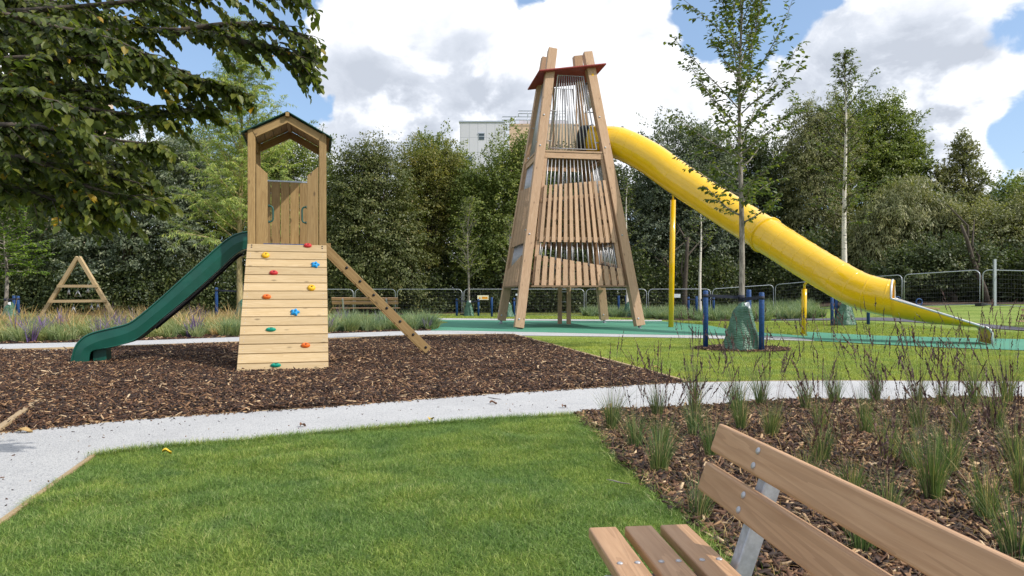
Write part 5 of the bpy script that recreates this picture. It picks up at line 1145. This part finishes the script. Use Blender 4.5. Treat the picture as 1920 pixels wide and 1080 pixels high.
grow('young_tree', 'thin young tree with upright dark crown left of the warning sign', b4, 6.0, 1.9, lambda f: 1.15*(1-f)**.6, 34, LM['mid'], B_GREY, 13, tr0=.06, elev=(35, 70), leafL=.12, per_m=16, twigs=6, twl=.5, six=False)
grow('young_tree', 'thin young tree half hidden by the left legs of the climbing tower', b5, 5.0, 2.4, lambda f: .7*(1-f)**.6, 16, LM['mid'], B_GREY, 15, tr0=.05, elev=(35, 70), leafL=.12, per_m=14, twigs=5, twl=.4, six=False)
grow('willow', 'airy pale willow with golden twigs and straw trunk behind the small tower', b6, 11.0, 2.4, lambda f: (2.5*(1-f)**.75+.25)*(1 if f < .72 else .75), 66, LM['willow'], B_STRAW, 16, tr0=.11, elev=(28, 62), leafL=.17, lw=.17, per_m=62, twigs=14, twl=.95, droop=.22, six=False, spread=.04)
grow('young_tree', 'small bright green tree with grey trunk at the left edge', b7, 4.6, 2.0, lambda f: 1.65*(1-f)**.5, 40, LM['fresh'], B_GREY, 18, tr0=.08, elev=(0, 45), leafL=.11, per_m=40, twigs=9, twl=.6, six=False)

# ---------------------------------------------------------------- overhanging branches of the near tree
def near_tree():
    rn = random.Random(77); rg_ = np.random.default_rng(77)
    t_ = thing('overhanging_tree', 'large leafy near tree whose branches hang into the upper left corner', 'tree', (-5.6, 4.2, 0))
    m = MB(1); m.tube([Vector((-5.6, 4.2, -.1)), Vector((-5.6, 4.2, 1.2)), Vector((-5.4, 4.3, 2.6)), Vector((-5.5, 4.3, 4.4)), Vector((-5.3, 4.1, 6.2))], [.24, .20, .18, .15, .07], 12); m.build('trunk', B_GREY, t_)
    mb = MB(2); cs = []; axs = []; nms = []; Ls = []
    boughs = [  # (points (u,v,Y)..., density)
     ([(-420, 60, 4.2), (-100, 30, 4.0), (150, 12, 3.9), (380, -12, 3.9), (500, -12, 3.95), (572, 2, 4.0)], .7),
     ([(-420, 120, 4.5), (-80, 90, 4.2), (150, 62, 4.1), (330, 55, 4.1), (470, 78, 4.1), (572, 98, 4.15)], 1.0),
     ([(330, 60, 4.1), (430, 45, 4.1), (520, 52, 4.1), (574, 70, 4.1)], .5),
     ([(450, 78, 4.1), (520, 95, 4.1), (570, 124, 4.1)], .6),
     ([(-420, 190, 4.2), (-60, 120, 3.9), (130, 110, 3.8), (300, 140, 3.9), (390, 158, 4.0), (462, 176, 4.0)], 1.15),
     ([(-420, 260, 4.4), (-60, 190, 4.1), (120, 200, 4.1), (260, 215, 4.1), (335, 205, 4.1), (390, 208, 4.1)], .9),
     ([(-420, 300, 3.8), (-60, 240, 3.6), (90, 240, 3.6), (210, 262, 3.6), (300, 270, 3.6)], .9),
     ([(-420, 300, 4.0), (-80, 290, 3.8), (60, 300, 3.7), (150, 345, 3.7), (230, 368, 3.7), (290, 376, 3.75)], 1.2),
     ([(-420, 320, 4.3), (-60, 320, 4.0), (80, 320, 4.0), (180, 325, 4.0), (285, 350, 4.0)], 1.0),
     ([(-300, 340, 4.0), (-40, 345, 3.8), (60, 365, 3.8), (150, 388, 3.8), (215, 402, 3.85)], .9),
     ([(-300, 360, 4.2), (-60, 330, 4.2), (50, 300, 4.1), (140, 300, 4.1), (240, 310, 4.1)], .9),
     ([(-300, 0, 3.6), (-40, 20, 3.5), (100, 50, 3.5), (200, 70, 3.5), (290, 110, 3.55)], .9),
     ([(-300, -60, 4.6), (0, -40, 4.5), (200, -30, 4.4), (330, 30, 4.4), (430, 60, 4.4)], .9),
     ([(-300, 160, 4.9), (-40, 120, 4.8), (150, 110, 4.7), (300, 120, 4.7), (380, 150, 4.7)], 1.0),
     ([(-300, 230, 5.0), (-40, 220, 4.9), (120, 170, 4.8), (260, 190, 4.8)], 1.1),
     ([(-300, 20, 5.2), (-40, 60, 5.0), (120, 30, 4.9), (260, 40, 4.9), (340, 20, 4.8)], 1.1),
     ([(-300, 340, 4.4), (-60, 345, 4.2), (20, 355, 4.1), (80, 350, 4.1)], .8),
     ([(-300, -150, 4.0), (-40, -80, 3.9), (150, -60, 3.9), (330, -40, 3.9), (450, -25, 3.9)], .8),
     ([(-300, 130, 5.6), (-60, 90, 5.4), (80, 60, 5.3), (200, 90, 5.3)], 1.1),
     ([(-300, 210, 5.6), (-60, 170, 5.4), (60, 215, 5.3), (170, 250, 5.3)], 1.1),
     ([(-300, 280, 5.2), (-60, 270, 5.0), (40, 265, 4.9), (150, 330, 4.9), (210, 350, 4.9)], 1.1),
     ([(-200, 250, 3.2), (-60, 200, 3.1), (30, 180, 3.1), (110, 190, 3.1)], .8)]
    for _ in range(38):   # inner boughs that close the mass behind the ones above
        v0 = rn.uniform(-20, 350); ue = rn.uniform(30, 240) if v0 < 250 else rn.uniform(60, 190); Y0 = rn.uniform(4.5, 5.9)
        boughs.append(([(-340, v0-20, Y0+.3), (-100, v0-15, Y0+.1), (ue*.4, v0+rn.uniform(-15, 20), Y0), (ue, v0+rn.uniform(5, 45), Y0)], 1.0))
    def leaves(a, b, per, sc=1.0):
        L = (b-a).length; n = int(L*per+rn.random()); d = (b-a).normalized(); sdv = d.cross(Vector((0, 0, 1))).normalized()
        for i in range(n):
            q = (i+rn.random())/max(1, n); s = 1 if i % 2 else -1; p_ = a.lerp(b, q)
            ax = (d*rn.uniform(.2, .8)+sdv*s*rn.uniform(.3, .9)+Vector((0, 0, rn.uniform(-.95, -.05)))).normalized()
            cs.append(tuple(p_)); axs.append(tuple(ax)); nms.append((rn.gauss(0, .35), rn.gauss(-.25, .35), 1)); Ls.append(rn.uniform(.034, .064)*sc)
    for pts_, dn_ in boughs:
        pp = [P(*q) for q in pts_]; P4 = [(p.x, p.y, p.z, 0) for p in pp]; fine = [Vector(q[:3]) for q in cr(P4, 7)]; n = len(fine)
        mb.tube(fine, [.020*(1-i/n)+.0022 for i in range(n)], 6)
        for i in range(4, n-1):
            f_ = i/n; cnt = rn.choice([2, 3, 3]) if dn_ > .8 else 2
            d = (fine[i+1]-fine[i]).normalized()
            leaves(fine[i], fine[i+1], 54)
            for k in range(cnt):
                az = rn.uniform(-1, 1); up_ = Vector((0, 0, 1)); sdv = d.cross(up_).normalized(); dv = (d*rn.uniform(.5, 1.1)+sdv*rn.uniform(-.8, .8)+up_*rn.uniform(-.75, .35)).normalized()
                tl_ = rn.uniform(.10, .34)*(1 if f_ < .75 else .55); a = fine[i].lerp(fine[i+1], rn.random()); b = a+dv*tl_*.55; c = b+(dv+Vector((0, 0, -.35))).normalized()*tl_*.45
                mb.tube([a, b, c], [.0035, .0025, .0012], 4, rnd=.4); leaves(a, b, 64*dn_); leaves(b, c, 78*dn_)
    mb.build('branches', B_BROWN, t_); C = np.array(cs); L = np.array(Ls); n = len(C); V, Q, m_ = leaf_quads(C, unit(np.array(axs)), unit(np.array(nms)), L, L*.68, True); print('near leaves', n)
    quads('leaves', V, Q, LM['near'], t_, rnd=np.repeat(rg_.random(n), m_))
near_tree()

# ---------------------------------------------------------------- tall moor grass tufts in the near bed
def mgrass(label, x, y, h, nbl, nst, seed, lean=(0, 0)):
    rg_ = np.random.default_rng(seed); t_ = thing('grass_tuft', label, 'grass tuft', (x, y, .01), 'moor grass tufts with dark seed stalks')
    def strands(n, h0, h1, wd, ln0, ln1, seg, curve):
        a = rg_.random(n)*2*np.pi; hh = h0+(h1-h0)*rg_.random(n); ln = ln0+(ln1-ln0)*rg_.random(n)**1.3; r0_ = rg_.random(n)*.05; dx = np.cos(a); dy = np.sin(a); fa = rg_.random(n)*6.283
        base = np.stack([x+dx*r0_, y+dy*r0_, np.full(n, .01)], 1); W = np.stack([np.cos(fa)*wd/2, np.sin(fa)*wd/2, 0*fa], 1); rows = []; cen = []
        for k in range(seg+1):
            t = k/seg; c = base+np.stack([(dx*ln+lean[0])*hh*t**curve, (dy*ln+lean[1])*hh*t**curve, hh*(t-.30*ln*t*t)], 1); cen.append(c); wk = 1-t**2*.85; rows += [c-W*wk, c+W*wk]
        V = np.stack(rows, 1).reshape(-1, 3); m_ = 2*(seg+1); b0 = np.arange(n)[:, None]*m_; Q = np.concatenate([b0+np.array([2*k, 2*k+1, 2*k+3, 2*k+2])[None] for k in range(seg)], 0); return V, Q, m_, cen, n
    V, Q, m_, cen, n = strands(int(nbl*.95), h*.26, h*.66, .0036, .05, .55, 4, 1.8); r = rg_.random(n)**1.0; quads('blades', V, Q, M_TUFT, t_, rnd=np.repeat(r, m_))
    V, Q, m_, cen, n = strands(nst, h*.80, h*1.30, .0024, .06, .42, 5, 1.5); VV = [V]; QQ = [Q]; RR = [np.repeat(rg_.random(n)*.5+.35, m_)]; off = len(V)
    top = cen[-1]; d = unit(cen[-1]-cen[-2]); nk = 40; K = np.repeat(np.arange(n), nk); q = np.tile(np.arange(nk)/nk, n); hl = np.repeat(.13+.09*rg_.random(n), nk); pos = top[K]-d[K]*((q-.25)*hl)[:, None]
    ax = unit(d[K]*.9+rg_.normal(0, .20, (len(K), 3))); L = .021*(.5+rg_.random(len(K)))*(1.1-.6*np.abs(q-.5)*2); V, Q, m2 = leaf_quads(pos, ax, unit(rg_.normal(size=(len(K), 3))), L, L*.36); VV.append(V); QQ.append(Q+off); RR.append(np.repeat(rg_.random(len(K)), m2))
    quads('seed_stalks', np.concatenate(VV), np.concatenate(QQ), M_SEED, t_, rnd=np.concatenate(RR)); return t_
rows_ = [  # (row description, [(u, v of the base, height m, blades, stalks)])
 ('row along the white path', [(1138, 808, .62, 150, 7), (1232, 782, .70, 130, 9), (1298, 779, .78, 150, 9), (1372, 775, .75, 150, 10), (1440, 772, .80, 140, 10), (1510, 769, .8, 110, 9), (1575, 766, .78, 130, 10), (1640, 765, .8, 150, 9), (1712, 763, .72, 100, 8), (1770, 763, .8, 110, 10), (1835, 763, .85, 150, 11), (1900, 765, .9, 190, 12)]),
 ('second row from the path', [(1180, 848, .62, 130, 5), (1228, 836, .6, 110, 5), (1292, 828, .70, 130, 7), (1380, 815, .66, 120, 7), (1455, 822, .7, 160, 8), (1550, 812, .62, 120, 6), (1620, 815, .7, 110, 8), (1735, 812, .62, 140, 6), (1800, 820, .75, 140, 9), (1880, 815, .8, 160, 9)]),
 ('middle row of the bed', [(1240, 893, .58, 170, 4), (1330, 862, .6, 120, 6), (1545, 868, .62, 150, 6), (1655, 872, .66, 130, 7), (1700, 890, .62, 100, 5), (1790, 890, .70, 170, 8), (1895, 880, .8, 150, 9)]),
 ('front row behind the bench', [(1322, 975, .5, 110, 2), (1500, 935, .5, 120, 3), (1600, 945, .58, 150, 4), (1660, 985, .55, 130, 4), (1762, 955, .72, 190, 7), (1840, 985, .6, 120, 5), (1905, 940, .66, 130, 7), (1620, 1040, .5, 120, 2), (1905, 1060, .55, 120, 4)])]
ordw = ['first', 'second', 'third', 'fourth', 'fifth', 'sixth', 'seventh', 'eighth', 'ninth', 'tenth', 'eleventh', 'twelfth']
sd_n = 200
for desc, L_ in rows_:
    L_ = sorted(L_)
    for i, (u, v, h, nbl, nst) in enumerate(L_):
        x, y = G(u+rn_.uniform(-14, 14), v+rn_.uniform(-5, 7)); sd_n += 1; h *= rn_.uniform(.78, 1.18); mgrass('moor grass tuft, %s from the left in the %s' % (ordw[i], desc), x, y, h, int(nbl*1.35), int(nst*1.8)+2, sd_n, (rg.normal(0, .06), rg.normal(0, .05)))
hv = scatter(near_bed, 9000, rg, box=(.6, 7, 2.2, 7.8)); o = blades('dry_grass_litter', hv, .10, .003, M_BEDT, rg, lean=1.8, z0=np.full(len(hv), .03)); tag(o, 'dry straw litter among the bark in the near bed', 'straw litter', kind='stuff')
